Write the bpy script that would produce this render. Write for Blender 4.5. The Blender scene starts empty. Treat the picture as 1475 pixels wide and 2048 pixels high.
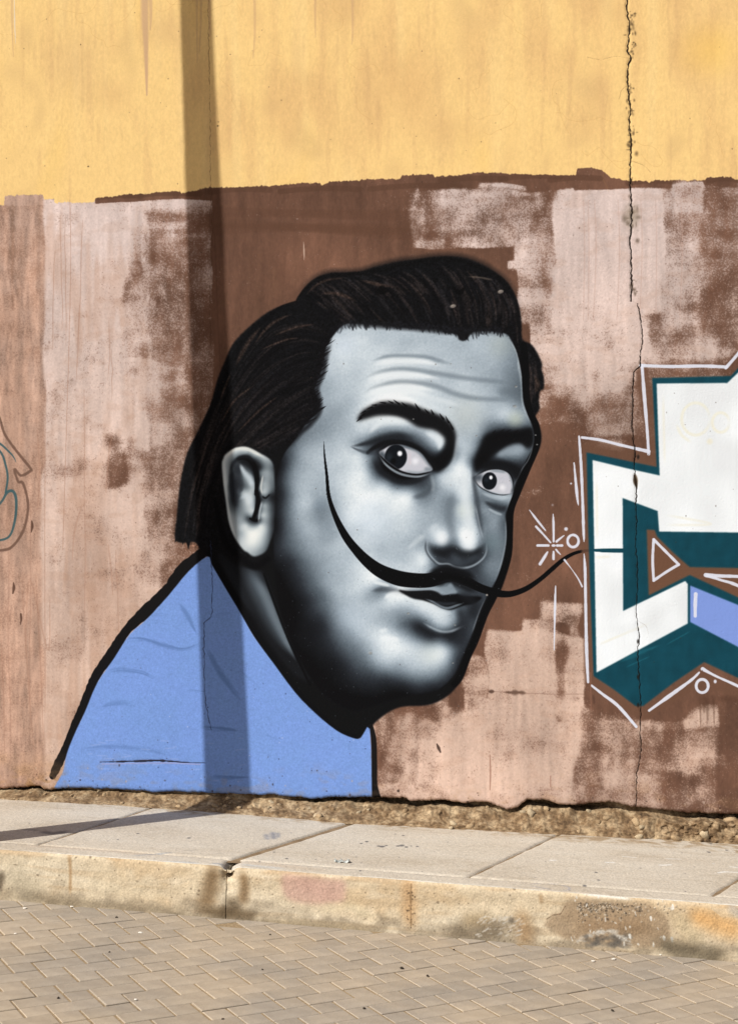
import bpy, bmesh, math, random
import numpy as np
from mathutils import Vector, Matrix, noise as mnoise
random.seed(3)
SC = bpy.context.scene
COL = SC.collection
# ---------------------------------------------------------------- camera, sky, sun, exposure
CAMZ = 1.75
cam = bpy.data.cameras.new('camera'); cam_o = bpy.data.objects.new('camera', cam); COL.objects.link(cam_o)
cam_o.location = (0, 0, CAMZ); cam_o.rotation_euler = (math.radians(90), 0, 0)
cam.sensor_fit = 'VERTICAL'; cam.sensor_height = 36; cam.sensor_width = 36*1475/2048
cam.lens = 2815/2048*36; cam.shift_y = (1050-1024)/2048; cam.clip_end = 500; cam.clip_start = .05
SC.camera = cam_o
SUN_EL, SUN_AZ = math.radians(41), math.atan2(-.81, -.59)      # azimuth from +Y towards +X
SUN = Vector((math.sin(SUN_AZ)*math.cos(SUN_EL), math.cos(SUN_AZ)*math.cos(SUN_EL), math.sin(SUN_EL)))
world = bpy.data.worlds.new('World'); SC.world = world; world.use_nodes = True
nt = world.node_tree; bg = nt.nodes['Background']
sky = nt.nodes.new('ShaderNodeTexSky'); sky.sky_type = 'NISHITA'; sky.sun_disc = False
sky.sun_elevation = SUN_EL; sky.sun_rotation = SUN_AZ; sky.dust_density = 4.0; sky.air_density = .8; sky.ozone_density = .5
nt.links.new(sky.outputs[0], bg.inputs[0]); bg.inputs[1].default_value = .062
sl = bpy.data.lights.new('sun', 'SUN'); sl.energy = 5.0; sl.angle = math.radians(.53); sl.color = (1, .95, .87)
so = bpy.data.objects.new('sun', sl); COL.objects.link(so); so.rotation_euler = SUN.to_track_quat('Z', 'Y').to_euler(); so.location = SUN*30
SC.view_settings.view_transform = 'Standard'; SC.view_settings.look = 'None'; SC.view_settings.gamma = 1
SC.view_settings.use_curve_mapping = False; SC.view_settings.exposure = .24
# ---------------------------------------------------------------- survey of the place (metres; camera at the origin looking along +Y)
F_ = 2815.; HY = 1050.; CX = 737.5; YAW = np.radians(7.)
KD = np.array([np.cos(YAW), -np.sin(YAW)]); ND = np.array([-np.sin(YAW), -np.cos(YAW)]); WO = np.array([0., 7.3])

PPM = 386.; U0, U1, V0, V1 = -4.0, 4.0, -1.62, 3.2
def wall_uv(x, y):
    x = np.asarray(x, float); y = np.asarray(y, float)
    dx = (x-CX)/F_; dz = -(y-HY)/F_
    Y = WO[1]/(1+np.tan(YAW)*dx)
    return dx*Y/KD[0], dz*Y
def wall_canvas():
    def tomap(x, y):
        u, v = wall_uv(x, y)
        return np.stack([(u-U0)*PPM, (V1-v)*PPM], -1)
    return Canvas(int((U1-U0)*PPM), int((V1-V0)*PPM), tomap)
# ---------------------------------------------------------------- paint engine
class Canvas:
    """A sheet of paint laid out in metres on one surface; 'tomap' turns traced sketch points into texels."""
    def __init__(s, w, h, tomap):
        s.w, s.h, s.tomap = w, h, tomap
        s.rgb = np.zeros((h, w, 3), np.float32)
        s.hgt = np.zeros((h, w), np.float32)
        s.reg = np.zeros((h, w), np.uint8)
    def pts(s, P):
        P = np.asarray(P, float)
        return s.tomap(P[:, 0], P[:, 1])
    def put(s, a, x0, y0, col, op=1.0, clip=None, reg=None):
        h, w = a.shape
        X0, Y0 = max(0, x0), max(0, y0); X1, Y1 = min(s.w, x0+w), min(s.h, y0+h)
        if X1 <= X0 or Y1 <= Y0: return
        a = a[Y0-y0:Y1-y0, X0-x0:X1-x0]*op
        if clip is not None: a = a*clip[Y0:Y1, X0:X1]
        d = s.rgb[Y0:Y1, X0:X1]
        if np.ndim(col) == 3: c = col[Y0-y0:Y1-y0, X0-x0:X1-x0]
        else: c = np.asarray(col, np.float32)/255.
        d += (c-d)*a[..., None]
        if reg is not None:
            s.reg[Y0:Y1, X0:X1][a > .5] = reg
    def full(s, a, x0, y0):
        m = np.zeros((s.h, s.w), np.float32)
        h, w = a.shape
        X0, Y0 = max(0, x0), max(0, y0); X1, Y1 = min(s.w, x0+w), min(s.h, y0+h)
        m[Y0:Y1, X0:X1] = a[Y0-y0:Y1-y0, X0-x0:X1-x0]
        return m

def spline(P, n=8, closed=False):
    P = np.asarray(P, float); N = len(P)
    if N < 3: 
        t = np.linspace(0, 1, n*2)[:, None]; return P[0]*(1-t)+P[-1]*t
    out = []
    rng = range(N) if closed else range(N-1)
    for i in rng:
        if closed: a, b, c, d = P[(i-1) % N], P[i], P[(i+1) % N], P[(i+2) % N]
        else: a, b, c, d = P[max(i-1, 0)], P[i], P[i+1], P[min(i+2, N-1)]
        t = np.linspace(0, 1, n, endpoint=False)[:, None]
        out.append(.5*((2*b)+(-a+c)*t+(2*a-5*b+4*c-d)*t*t+(-a+3*b-3*c+d)*t**3))
    if not closed: out.append(P[-1:])
    return np.concatenate(out)

def gblur(a, sg):
    r = int(max(1, round(sg*2.6)))
    k = np.exp(-.5*(np.arange(-r, r+1)/sg)**2); k /= k.sum(); k = k.astype(np.float32)
    p = np.pad(a, ((r, r), (0, 0))); o = np.zeros_like(a)
    for i in range(2*r+1): o += k[i]*p[i:i+a.shape[0]]
    p = np.pad(o, ((0, 0), (r, r))); o = np.zeros_like(a)
    for i in range(2*r+1): o += k[i]*p[:, i:i+a.shape[1]]
    return o

def poly_alpha(T, feather):
    """anti-aliased polygon coverage in texel space"""
    m = int(4+feather*3)
    x0, y0 = int(T[:, 0].min())-m, int(T[:, 1].min())-m
    w, h = int(T[:, 0].max())+m-x0, int(T[:, 1].max())+m-y0
    S = 3
    Q = (T-[x0, y0])*S
    fl = np.zeros((h*S, w*S+1), np.int16)
    A = Q; B = np.roll(Q, -1, 0)
    for (ax, ay), (bx, by) in zip(A, B):
        if ay == by: continue
        if ay > by: ax, ay, bx, by = bx, by, ax, ay
        r0, r1 = int(np.ceil(ay-.5)), int(np.ceil(by-.5))
        if r1 <= r0: continue
        rows = np.arange(r0, r1)
        xs = ax+(rows+.5-ay)*(bx-ax)/(by-ay)
        np.add.at(fl, (rows, np.clip(np.ceil(xs-.5).astype(int), 0, w*S)), 1)
    a = (np.cumsum(fl, 1)[:, :w*S] % 2).astype(np.float32)
    a = a.reshape(h, S, w, S).mean((1, 3))
    if feather > .3: a = gblur(a, feather)
    return a, x0, y0

def fill(C, P, col, op=1., feather=.8, closed_spline=True, clip=None, reg=None, n=6):
    T = C.pts(P)
    if closed_spline: T = spline(T, n, True)
    a, x0, y0 = poly_alpha(T, feather)
    C.put(a, x0, y0, col, op, clip, reg)
    return a, x0, y0

def stroke(C, P, wd, col, op=1., hard=.5, clip=None, reg=None, curve=True, hgt=0., jit=0.):
    """airbrush / brush stroke: wd = width(s) along the path, hard = share of the radius that is solid"""
    T = C.pts(P)
    n = 10
    wd = np.atleast_1d(np.asarray(wd, float))
    if len(wd) == 1: wd = np.repeat(wd, len(T))
    elif len(wd) != len(T): wd = np.interp(np.linspace(0, 1, len(T)), np.linspace(0, 1, len(wd)), wd)
    D = np.column_stack([T, wd])
    D = spline(D, n) if (curve and len(T) > 2) else D
    seg = np.hypot(*np.diff(D[:, :2], axis=0).T); L = np.concatenate([[0], np.cumsum(seg)])
    step = min(.9, max(.5, np.median(D[:, 2])*.12))
    q = np.linspace(0, L[-1], max(2, int(L[-1]/step)+1))
    X, Y, W = (np.interp(q, L, D[:, k]) for k in range(3))
    R = np.maximum(W*.5, .35)
    A = np.ones_like(q)
    if hard < .15:                                            # airbrush: wider, fading in and out
        R = R*1.5
        A = sstep(-.04, .2, q/L[-1])*(1-sstep(.8, 1.04, q/L[-1])) if L[-1] > 0 else A
    if jit: 
        R = R*(1+jit*np.interp(q, np.linspace(0, L[-1], max(3, int(L[-1]/6))), PR.uniform(-1, 1, max(3, int(L[-1]/6)))))
    m = int(R.max()+3)
    x0, y0 = int(X.min())-m, int(Y.min())-m
    w, h = int(X.max())+m+2-x0, int(Y.max())+m+2-y0
    a = np.zeros((h, w), np.float32)
    for x, y, r, am in zip(X-x0, Y-y0, R, A):
        k = int(r+2); ix, iy = int(x), int(y)
        xa, xb, ya, yb = max(0, ix-k), min(w, ix+k+2), max(0, iy-k), min(h, iy+k+2)
        gy, gx = np.ogrid[ya:yb, xa:xb]
        d = np.sqrt((gx+.5-x)**2+(gy+.5-y)**2)
        soft = max(r*(1-hard), .7)
        t = np.clip((r+.35*min(1, soft)-d)/soft, 0, 1)
        t = t*t*(3-2*t)*(min(1, r/.5)*am)
        np.maximum(a[ya:yb, xa:xb], t, out=a[ya:yb, xa:xb])
    C.put(a, x0, y0, col, op, clip, reg)
    if hgt:
        X0, Y0 = max(0, x0), max(0, y0); X1, Y1 = min(C.w, x0+w), min(C.h, y0+h)
        if X1 > X0 and Y1 > Y0: C.hgt[Y0:Y1, X0:X1] += hgt*a[Y0-y0:Y1-y0, X0-x0:X1-x0]
    return a, x0, y0

def blob(C, x, y, rx, col, op=1., hard=.1, ry=None, rot=0., clip=None, reg=None, hgt=0.):
    ry = rx if ry is None else ry
    (X, Y), = C.pts([(x, y)])
    m = int(max(rx, ry)+3); x0, y0 = int(X)-m, int(Y)-m
    gy, gx = np.mgrid[0:2*m+1, 0:2*m+1].astype(np.float32)
    dx, dy = gx+x0+.5-X, gy+y0+.5-Y
    c, sn = np.cos(rot), np.sin(rot)
    d = np.sqrt(((dx*c+dy*sn)/rx)**2+((-dx*sn+dy*c)/ry)**2)
    t = np.clip((1-d)/max(1-hard, .7/max(rx, ry)), 0, 1); t = t*t*(3-2*t)
    C.put(t, x0, y0, col, op, clip, reg)
    if hgt:
        X0, Y0 = max(0, x0), max(0, y0); X1, Y1 = min(C.w, x0+2*m+1), min(C.h, y0+2*m+1)
        if X1 > X0 and Y1 > Y0: C.hgt[Y0:Y1, X0:X1] += hgt*t[Y0-y0:Y1-y0, X0-x0:X1-x0]

PR = np.random.RandomState(11)
_NS = 2048
def noise(sx, sy, seed, w, h, ox=0, oy=0):
    """gaussian-filtered white noise, unit deviation (tiles far outside the traced area)"""
    r = np.random.RandomState(seed)
    n = r.randn(_NS, _NS).astype(np.float32)
    fy = np.fft.fftfreq(_NS)[:, None]; fx = np.fft.rfftfreq(_NS)[None]
    g = np.exp(-2*(np.pi**2)*((fx*sx)**2+(fy*sy)**2))
    n = np.fft.irfft2(np.fft.rfft2(n)*g, s=(_NS, _NS)).astype(np.float32)
    n /= n.std()
    iy = (np.arange(h)+oy) % _NS; ix = (np.arange(w)+ox) % _NS
    return n[iy][:, ix]

GX = np.array([0, 20, 40, 60, 75, 85, 95, 100])
GC = np.array([(11, 11, 13), (43, 47, 53), (88, 98, 106), (140, 152, 161), (180, 191, 199), (206, 215, 220), (232, 237, 238), (243, 245, 245)])/255.
def lut(g):
    return np.stack([np.interp(g, GX, GC[:, k]) for k in range(3)], -1).astype(np.float32)
def G(g): return tuple(float(v)*255 for v in lut(np.array([g]))[0])

def rbf(C, S, x0, y0, w, h, step=4, c=14.):
    S = np.asarray(S, float); T = C.pts(S[:, :2]); v = S[:, 2]
    def phi(d2): return np.sqrt(d2+c*c)
    d2 = ((T[:, None]-T[None])**2).sum(-1)
    A = phi(d2)+np.eye(len(T))*-1.5
    wts = np.linalg.solve(A, v-v.mean())
    gx = np.arange(0, w+step, step)+x0; gy = np.arange(0, h+step, step)+y0
    q = np.stack(np.meshgrid(gx, gy), -1).reshape(-1, 2).astype(np.float32)
    out = np.zeros(len(q), np.float32)
    for i in range(len(T)): out += wts[i]*phi(((q-T[i])**2).sum(-1))
    out = (out+v.mean()).reshape(len(gy), len(gx))
    # bilinear up
    yy = np.arange(h)/step; xx = np.arange(w)/step
    iy = yy.astype(int); ix = xx.astype(int); fy = (yy-iy)[:, None]; fx = (xx-ix)[None]
    o = out[iy][:, ix]*(1-fy)*(1-fx)+out[iy+1][:, ix]*fy*(1-fx)+out[iy][:, ix+1]*(1-fy)*fx+out[iy+1][:, ix+1]*fy*fx
    return np.clip(o, 0, 100)

def sstep(a, b, x):
    t = np.clip((x-a)/(b-a), 0, 1); return t*t*(3-2*t)
# ---------------------------------------------------------------- wall paint
R_YEL, R_DADO, R_OUT, R_HAIR, R_FACE, R_EAR, R_NECK, R_SHIRT, R_BROWL, R_BROWR, R_EYEL, R_EYER, R_MOU, R_LIP, \
    R_LOUT, R_LFACE, R_LBLUE, R_LINE, R_STAR, R_RING, R_SCR = range(21)

BASE_PX = [(-900, 1556), (-400, 1568), (0, 1577), (81, 1572), (88, 1578), (115, 1577), (170, 1577), (237, 1579), (305, 1584), (373, 1585), (441, 1587),
           (500, 1589), (548, 1591), (616, 1598), (650, 1595), (744, 1595), (812, 1597), (819, 1602), (887, 1600), (931, 1607),
           (948, 1604), (975, 1604), (1012, 1619), (1036, 1612), (1053, 1599), (1087, 1599), (1117, 1611), (1165, 1609), (1178, 1606),
           (1205, 1604), (1246, 1609), (1290, 1617), (1382, 1626), (1475, 1629), (1900, 1643), (2600, 1668)]

def paint_wall(C):
    W, H = C.w, C.h
    N = lambda sx, sy, sd: noise(sx, sy, sd, W, H, 300, 150)
    col = lambda c: np.array(c, np.float32)/255
    # ---- ochre upper coat
    mott = .55*N(60, 90, 1)+.45*N(16, 40, 2); streak = N(5, 60, 3); fine = N(1.2, 2.5, 4); cloud = N(140, 70, 5)
    C.rgb[:] = col((251, 209, 138))
    def lay(a, c): C.rgb[:] += (col(c)-C.rgb)*np.clip(a, 0, 1)[..., None]
    lay(.50*sstep(.1, 1.9, mott+.5*cloud), (226, 180, 122))
    lay(.30*sstep(.3, 2.0, streak+.4*mott), (226, 182, 124)); lay(.45*sstep(.5, 2.2, N(9, 110, 74)-.4*mott), (252, 214, 146)); lay(.16*sstep(.9, 2.2, N(3, 26, 75)+.5*mott), (206, 164, 116))
    lay(.30*sstep(.4, 2.4, -mott), (255, 205, 108))
    lay(.22*sstep(1.0, 2.8, N(18, 22, 6)+.3*fine), (196, 160, 112))
    C.rgb *= (1+.011*fine+.008*N(.7, .7, 7))[..., None]
    stroke(C, [(290, -60), (290, 30), (292, 90), (294, 190)], [26, 22, 14, 4], (205, 165, 130), .75, .3)
    stroke(C, [(300, -60), (302, 20), (301, 60)], [10, 9, 3], (205, 165, 130), .6, .3)
    for x in (395, 402, 418, 508, 632, 704, 26): stroke(C, [(x, -40), (x+PR.uniform(-2, 2), 20+PR.uniform(0, 50)), (x+PR.uniform(-3, 3), 60+PR.uniform(0, 90))], [9, 6, 2], (205, 163, 122), .45, .2)
    stroke(C, [(29, 0), (30, 50), (32, 88)], [2, 3, 1], (236, 222, 200), .7)
    blob(C, 150, 130, 90, (200, 160, 118), .25, 0, 120); blob(C, 225, 190, 60, (205, 160, 110), .25, 0); blob(C, 330, 60, 90, (214, 172, 120), .3, 0, 60)
    blob(C, 800, 170, 80, (226, 178, 118), .3, 0, 120); blob(C, 900, 260, 130, (226, 182, 122), .3, 0, 60); blob(C, 1420, 100, 90, (255, 205, 100), .4, 0, 80)
    # ---- brown dado, rolled on by hand
    TOP = [(-1500, 445), (-700, 425), (-250, 412), (-60, 408), (8, 408), (10, 390), (85, 389), (88, 398), (108, 396), (109, 405), (188, 404), (191, 396), (250, 388), (360, 382), (363, 386),
           (420, 373), (470, 374), (510, 372), (575, 369), (638, 365), (642, 370), (660, 362), (735, 361), (800, 357), (803, 350), (865, 350), (868, 355),
           (900, 350), (960, 345), (1010, 346), (1080, 347), (1150, 351), (1153, 338), (1180, 335), (1208, 345), (1220, 356), (1255, 362), (1275, 359),
           (1300, 365), (1305, 362), (1408, 360), (1412, 356), (1460, 355), (1475, 362), (1600, 352), (1900, 346), (2600, 330)]
    T = C.pts(TOP)
    xs = np.arange(W); yt = np.interp(xs, T[:, 0], T[:, 1])
    yt = yt+.5*N(2, 3, 8)[40]+1.1*N(14, 14, 9)[90]
    yy = np.arange(H)[:, None]
    dado = sstep(-1.2, 1.2, yy-yt[None]+.6*N(1.1, 1.6, 10))
    C.reg[:] = R_YEL; C.reg[dado > .5] = R_DADO
    # cover of the pale pink coat, laid as roller passes then broken up by the plaster's grain
    M = np.full((H, W), .42, np.float32)
    def pas(x0, y0, x1, y1, v, fx=9, fy=14, op=1.):
        if fx >= 8: fx, fy = fx*1.5, fy*1.4
        P = [(x0, y0), (x1, y0), (x1, y1), (x0, y1)]
        Tq = C.pts(P)
        xa, ya = Tq.min(0); xb, yb = Tq.max(0)
        m = int(3*max(fx, fy))+2
        X0, Y0, X1, Y1 = max(0, int(xa)-m), max(0, int(ya)-m), min(W, int(xb)+m), min(H, int(yb)+m)
        if X1 <= X0 or Y1 <= Y0: return
        gx = np.arange(X0, X1)[None]+wob[Y0:Y1, X0:X1]*fx*.5; gy = np.arange(Y0, Y1)[:, None]+wob2[Y0:Y1, X0:X1]*fy*.6
        a = sstep(xa-fx, xa+fx, gx)*(1-sstep(xb-fx, xb+fx, gx))*sstep(ya-fy, ya+fy, gy)*(1-sstep(yb-fy, yb+fy, gy))*op
        M[Y0:Y1, X0:X1] += (v-M[Y0:Y1, X0:X1])*a
    low = N(34, 34, 29); wob, wob2 = N(7, 22, 12)+.55*low, N(26, 9, 13)-.5*low
    # far left and right, beyond the figure
    for k in range(9):
        x = -1500+k*170; pas(x, 300, x+PR.uniform(60, 130), 1700, PR.uniform(.5, 1.05), 8, 14)
        x = 1500+k*140; pas(x, 300, x+PR.uniform(60, 130), 1700, PR.uniform(.05, .8), 8, 14)
    pas(-60, 405, 90, 1700, .60, 4, 10); pas(-60, 700, 80, 1700, .74, 12, 60)
    pas(8, 386, 108, 408, 1.0, 3, 3); pas(22, 410, 28, 640, .3, 3, 20); pas(40, 420, 85, 520, .5, 5, 20)
    pas(88, 396, 300, 1700, 1.12, 4, 5); pas(88, 640, 215, 1700, 1.0, 8, 30)
    pas(245, 440, 300, 730, .72, 10, 30); pas(250, 510, 290, 570, .42, 9, 16); pas(248, 690, 285, 745, .42, 10, 12); pas(300, 440, 385, 860, .42, 6, 12)
    pas(305, 400, 430, 425, .85, 12, 5); pas(290, 425, 375, 445, .55, 12, 4); pas(300, 440, 372, 456, .68, 10, 3)
    pas(295, 520, 330, 700, .55, 12, 30); pas(372, 440, 424, 860, .32, 5, 20)
    pas(255, 740, 370, 800, .85, 16, 14); pas(215, 900, 262, 985, .35, 9, 18); pas(265, 860, 330, 960, .62, 20, 20); pas(280, 800, 345, 850, .62, 14, 12)
    pas(330, 770, 372, 1180, .38, 8, 20); pas(290, 930, 340, 1130, .6, 12, 30); pas(300, 1060, 330, 1130, .72, 14, 20); pas(250, 1120, 320, 1160, .9, 14, 14)
    pas(200, 1150, 330, 1290, .98, 20, 20); pas(215, 1240, 260, 1300, .72, 12, 14)
    pas(90, 1000, 260, 1560, 1.0, 12, 40, .7)
    pas(424, 330, 832, 640, -.3, 3, 4); pas(426, 630, 560, 830, -.3, 4, 20); pas(190, 380, 430, 398, -.3, 3, 3)
    # right of the head
    pas(828, 374, 1480, 520, .40, 8, 8); pas(870, 372, 1080, 388, .95, 20, 5); pas(930, 380, 1100, 500, .60, 24, 14); pas(838, 478, 890, 500, .75, 6, 5); pas(828, 374, 862, 470, .22, 6, 20)
    pas(885, 395, 1000, 450, .62, 24, 18); pas(905, 472, 950, 492, .75, 6, 5); pas(948, 492, 985, 506, .8, 5, 5)
    pas(965, 495, 1120, 760, .72, 8, 14); pas(1010, 505, 1070, 560, .9, 14, 16); pas(1068, 500, 1104, 545, .5, 10, 12); pas(1040, 560, 1130, 640, .62, 20, 12)
    pas(1108, 376, 1330, 625, 1.2, 6, 6); pas(1110, 600, 1300, 735, 1.02, 14, 20); pas(1030, 620, 1110, 690, .72, 18, 14)
    pas(1325, 376, 1408, 720, .64, 4, 8); pas(1345, 364, 1410, 420, .85, 6, 6); pas(1330, 560, 1420, 600, .68, 10, 20); pas(1404, 364, 1700, 740, .40, 6, 8); pas(1340, 630, 1475, 690, .42, 14, 18); pas(1390, 690, 1480, 712, .75, 14, 7)
    pas(1080, 690, 1265, 760, .95, 20, 16); pas(1060, 730, 1160, 840, .62, 20, 20); pas(1160, 760, 1265, 875, .66, 10, 14); pas(1200, 770, 1265, 840, .45, 14, 18)
    pas(1075, 800, 1160, 880, .42, 8, 8); pas(1180, 825, 1230, 870, .7, 14, 12)
    pas(868, 400, 960, 450, .6, 16, 12)
    pas(820, 500, 1030, 520, -.2, 4, 4); pas(900, 498, 990, 560, -.2, 5, 5); pas(980, 514, 1014, 590, -.2, 4, 6); pas(1004, 545, 1034, 640, -.2, 4, 8); pas(1035, 650, 1060, 705, -.2, 4, 6); pas(640, 330, 850, 372, -.3, 8, 4)
    # dark trim along the ochre edge
    pas(838, 340, 1160, 372, -.3, 4, 5); pas(1150, 330, 1225, 378, -.1, 5, 4); pas(1225, 356, 1345, 374, -.2, 6, 4); pas(1405, 352, 1475, 368, -.3, 6, 4); pas(1345, 362, 1408, 385, .9, 5, 4)
    pas(955, 368, 1060, 376, .9, 14, 3)
    # brown round the face, star and letter
    pas(1000, 880, 1165, 1180, -.3, 6, 8); pas(1070, 830, 1165, 900, .1, 10, 16); pas(1040, 970, 1105, 1000, .2, 16, 8); pas(1155, 900, 1480, 1470, -.3, 5, 6)
    pas(1196, 880, 1300, 930, -.1, 8, 8); pas(1192, 884, 1260, 902, .7, 8, 5)
    pas(960, 1170, 1180, 1290, -.2, 10, 8); pas(900, 1290, 1010, 1480, -.2, 6, 8)
    pas(1085, 1205, 1172, 1245, .72, 8, 5); pas(1040, 1238, 1110, 1272, .66, 6, 6); pas(1130, 1210, 1170, 1262, .85, 8, 8); pas(1095, 1262, 1130, 1290, .4, 8, 8)
    pas(972, 1268, 1175, 1500, .86, 4, 6); pas(1020, 1290, 1100, 1480, 1.0, 12, 12); pas(972, 1275, 1010, 1340, .7, 6, 12); pas(1110, 1280, 1132, 1400, .38, 5, 20); pas(1130, 1330, 1172, 1440, .82, 6, 16)
    pas(932, 1320, 972, 1440, .52, 4, 6); pas(938, 1350, 965, 1385, .8, 8, 10); pas(1172, 1360, 1190, 1420, -.1, 4, 10)
    pas(745, 1410, 905, 1600, .1, 8, 8); pas(770, 1440, 830, 1545, .62, 14, 14); pas(780, 1480, 815, 1520, .85, 12, 12); pas(820, 1450, 1000, 1700, .86, 20, 14); pas(890, 1420, 1190, 1700, .98, 18, 16); pas(845, 1440, 900, 1465, .75, 16, 6)
    pas(770, 1560, 900, 1700, .9, 14, 10); pas(842, 1545, 880, 1575, .62, 8, 8)
    pas(1165, 1420, 1435, 1700, .40, 8, 8); pas(1190, 1440, 1290, 1480, .7, 20, 14); pas(1215, 1490, 1275, 1560, .85, 18, 18); pas(1290, 1425, 1340, 1475, .82, 18, 14); pas(1285, 1490, 1345, 1560, .85, 16, 20)
    pas(1175, 1470, 1220, 1520, .32, 14, 14); pas(1350, 1490, 1410, 1570, .62, 14, 20); pas(1320, 1545, 1400, 1600, .3, 14, 12); pas(1380, 1420, 1436, 1460, .85, 8, 8); pas(1190, 1570, 1330, 1700, .72, 14, 10)
    pas(1430, 1380, 1640, 1700, .08, 4, 8)
    grain = .85*N(.65, .65, 14)+.32*N(1.3, 1.3, 15); mid = N(6, 9, 16); broad = N(22, 14, 17)
    cov = np.clip(sstep(.18, .86, M+.25*grain+.075*mid+.11*broad+.035*N(30, 3, 28)), 0, 1)
    cov = .40*cov+.60*sstep(.05, 1.0, M+.12*broad+.07*mid+.03*N(30, 3, 28))
    warm = np.clip((yy-650)/900., 0, 1)                       # the lower coat is a browner mix
    pinkA = col((223, 200, 190)); pinkB = col((210, 178, 158))
    pink = pinkA+(pinkB-pinkA)*warm[..., None]
    pink = pink*(1+.035*N(30, 50, 18)+.02*N(3, 26, 19)+.016*N(1.2, 1.2, 20))[..., None]
    xx = np.arange(W)[None]
    xl = C.pts([(230, 1000)])[0, 0]
    leftw = 1-sstep(xl-60, xl+120, xx+20*wob)
    tan = .30*leftw*sstep(-.6, 1.4, N(40, 70, 21)+.6*N(4, 30, 22))+.12*sstep(.2, 1.6, N(9, 5, 23))
    pink += (col((176, 132, 104))-pink)*np.clip(tan, 0, 1)[..., None]
    brown = col((110, 78, 62))*(1+.05*N(26, 40, 24)+.03*N(5, 22, 25)+.02*fine)[..., None]
    brown = np.clip(brown, 0, 1)
    d = brown+(pink-brown)*cov[..., None]
    # thin coat at the far left: both colours worked into each other
    xw = C.pts([(86, 800)])[0, 0]
    lw = (1-sstep(xw-6, xw+8, xx+3*wob))*np.ones((H, 1))
    wash = col((184, 145, 122))*(1+.06*N(6, 40, 26)+.05*N(2, 10, 27)+.03*grain)[..., None]
    d = d+(wash-d)*(.72*lw*np.ones_like(cov))[..., None]
    C.rgb += (d-C.rgb)*dado[..., None]
    C.hgt += dado*(.25*cov*(.5+.3*grain))
    # runs and brush ridges in the pink
    for x, y0, y1 in ((120, 430, 660), (130, 430, 690), (165, 440, 700), (158, 610, 760), (110, 500, 700), (224, 700, 800), (440//2, 640, 760), (168, 780, 1300), (90, 760, 1500), (60, 1000, 1540), (15, 1040, 1540), (232, 1100, 1300)):
        sl = PR.uniform(-8, 8); P = [(x+sl*t+PR.uniform(-2, 2), y0+(y1-y0)*t) for t in np.linspace(0, 1, 6)]
        stroke(C, P, [1.5, 3, 2.5, 3, 1], (172, 130, 108), .34, .2, hgt=.25)
    for P in ([(224, 873), (218, 910), (212, 985)], [(165, 1010), (150, 1060), (145, 1120)], [(217, 1090), (222, 1135), (226, 1190)], [(75, 860), (80, 950), (75, 1020)], [(100, 1200), (96, 1300), (60, 1160), (52, 1300)], [(72, 1150), (80, 1300), (88, 1480)], [(3, 1280), (8, 1400), (10, 1500)], [(45, 1180), (55, 1330), (68, 1500)]):
        stroke(C, P, [2, 5, 2], (172, 128, 104), .32, .2, hgt=.25)
    stroke(C, [(140, 400), (142, 520), (138, 700), (126, 1100)], 2, (176, 134, 112), .5, .3)
    for x in (858, 905, 950, 1030, 1166, 1175, 1310): stroke(C, [(x if x > 1100 else x+330, 400), (x+2 if x > 1100 else x+333, 500), (x if x > 1100 else x+328, 640)], [2, 3, 2], (196, 160, 144), .35, .2, hgt=.2)
    for x, y in ((27, 1175), (42, 1238), (64, 1052)): stroke(C, [(x, y-10), (x+1, y), (x-1, y+12)], [3, 6, 2], (84, 58, 46), .8, .4, jit=.5)
    stroke(C, [(262, 530), (278, 525), (283, 545), (268, 552), (262, 535)], 6, (120, 86, 70), .5, .1)
    stroke(C, [(424, 376), (430, 490), (438, 690), (445, 820)], 3, (95, 66, 52), .4, .2)
    for y in (430, 450, 462): stroke(C, [(430, y+PR.uniform(-6, 6)), (600, y+PR.uniform(-6, 6)), (830, y+PR.uniform(-8, 8))], [30, 20, 34], (96, 66, 50), .35, .5)
    for i in range(26):
        x = PR.uniform(430, 820); y = PR.uniform(470, 580); stroke(C, [(x, y), (x+PR.uniform(-4, 4), y+PR.uniform(30, 90))], PR.uniform(5, 22), (126, 91, 70) if i % 2 else (98, 68, 53), .16, .3)
    stroke(C, [(607, 484), (608, 505), (608, 520)], [1, 3, 1], (220, 190, 170), .7)
    # trim: one more pass of darker brown under the ochre
    for a, b, c in ((190, 395, 92), (250, 392, 150), (420, 384, 120), (560, 383, 160), (740, 378, 180), (880, 362, 130), (1000, 357, 120), (1100, 360, 100), (1255, 366, 90), (1415, 361, 60)):
        stroke(C, [(a, b), (a+c*.5, b-3-c*.02), (a+c, b-c*.03)], 15 if a < 400 else 13, (92, 64, 49), .55, .6, clip=dado)
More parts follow.
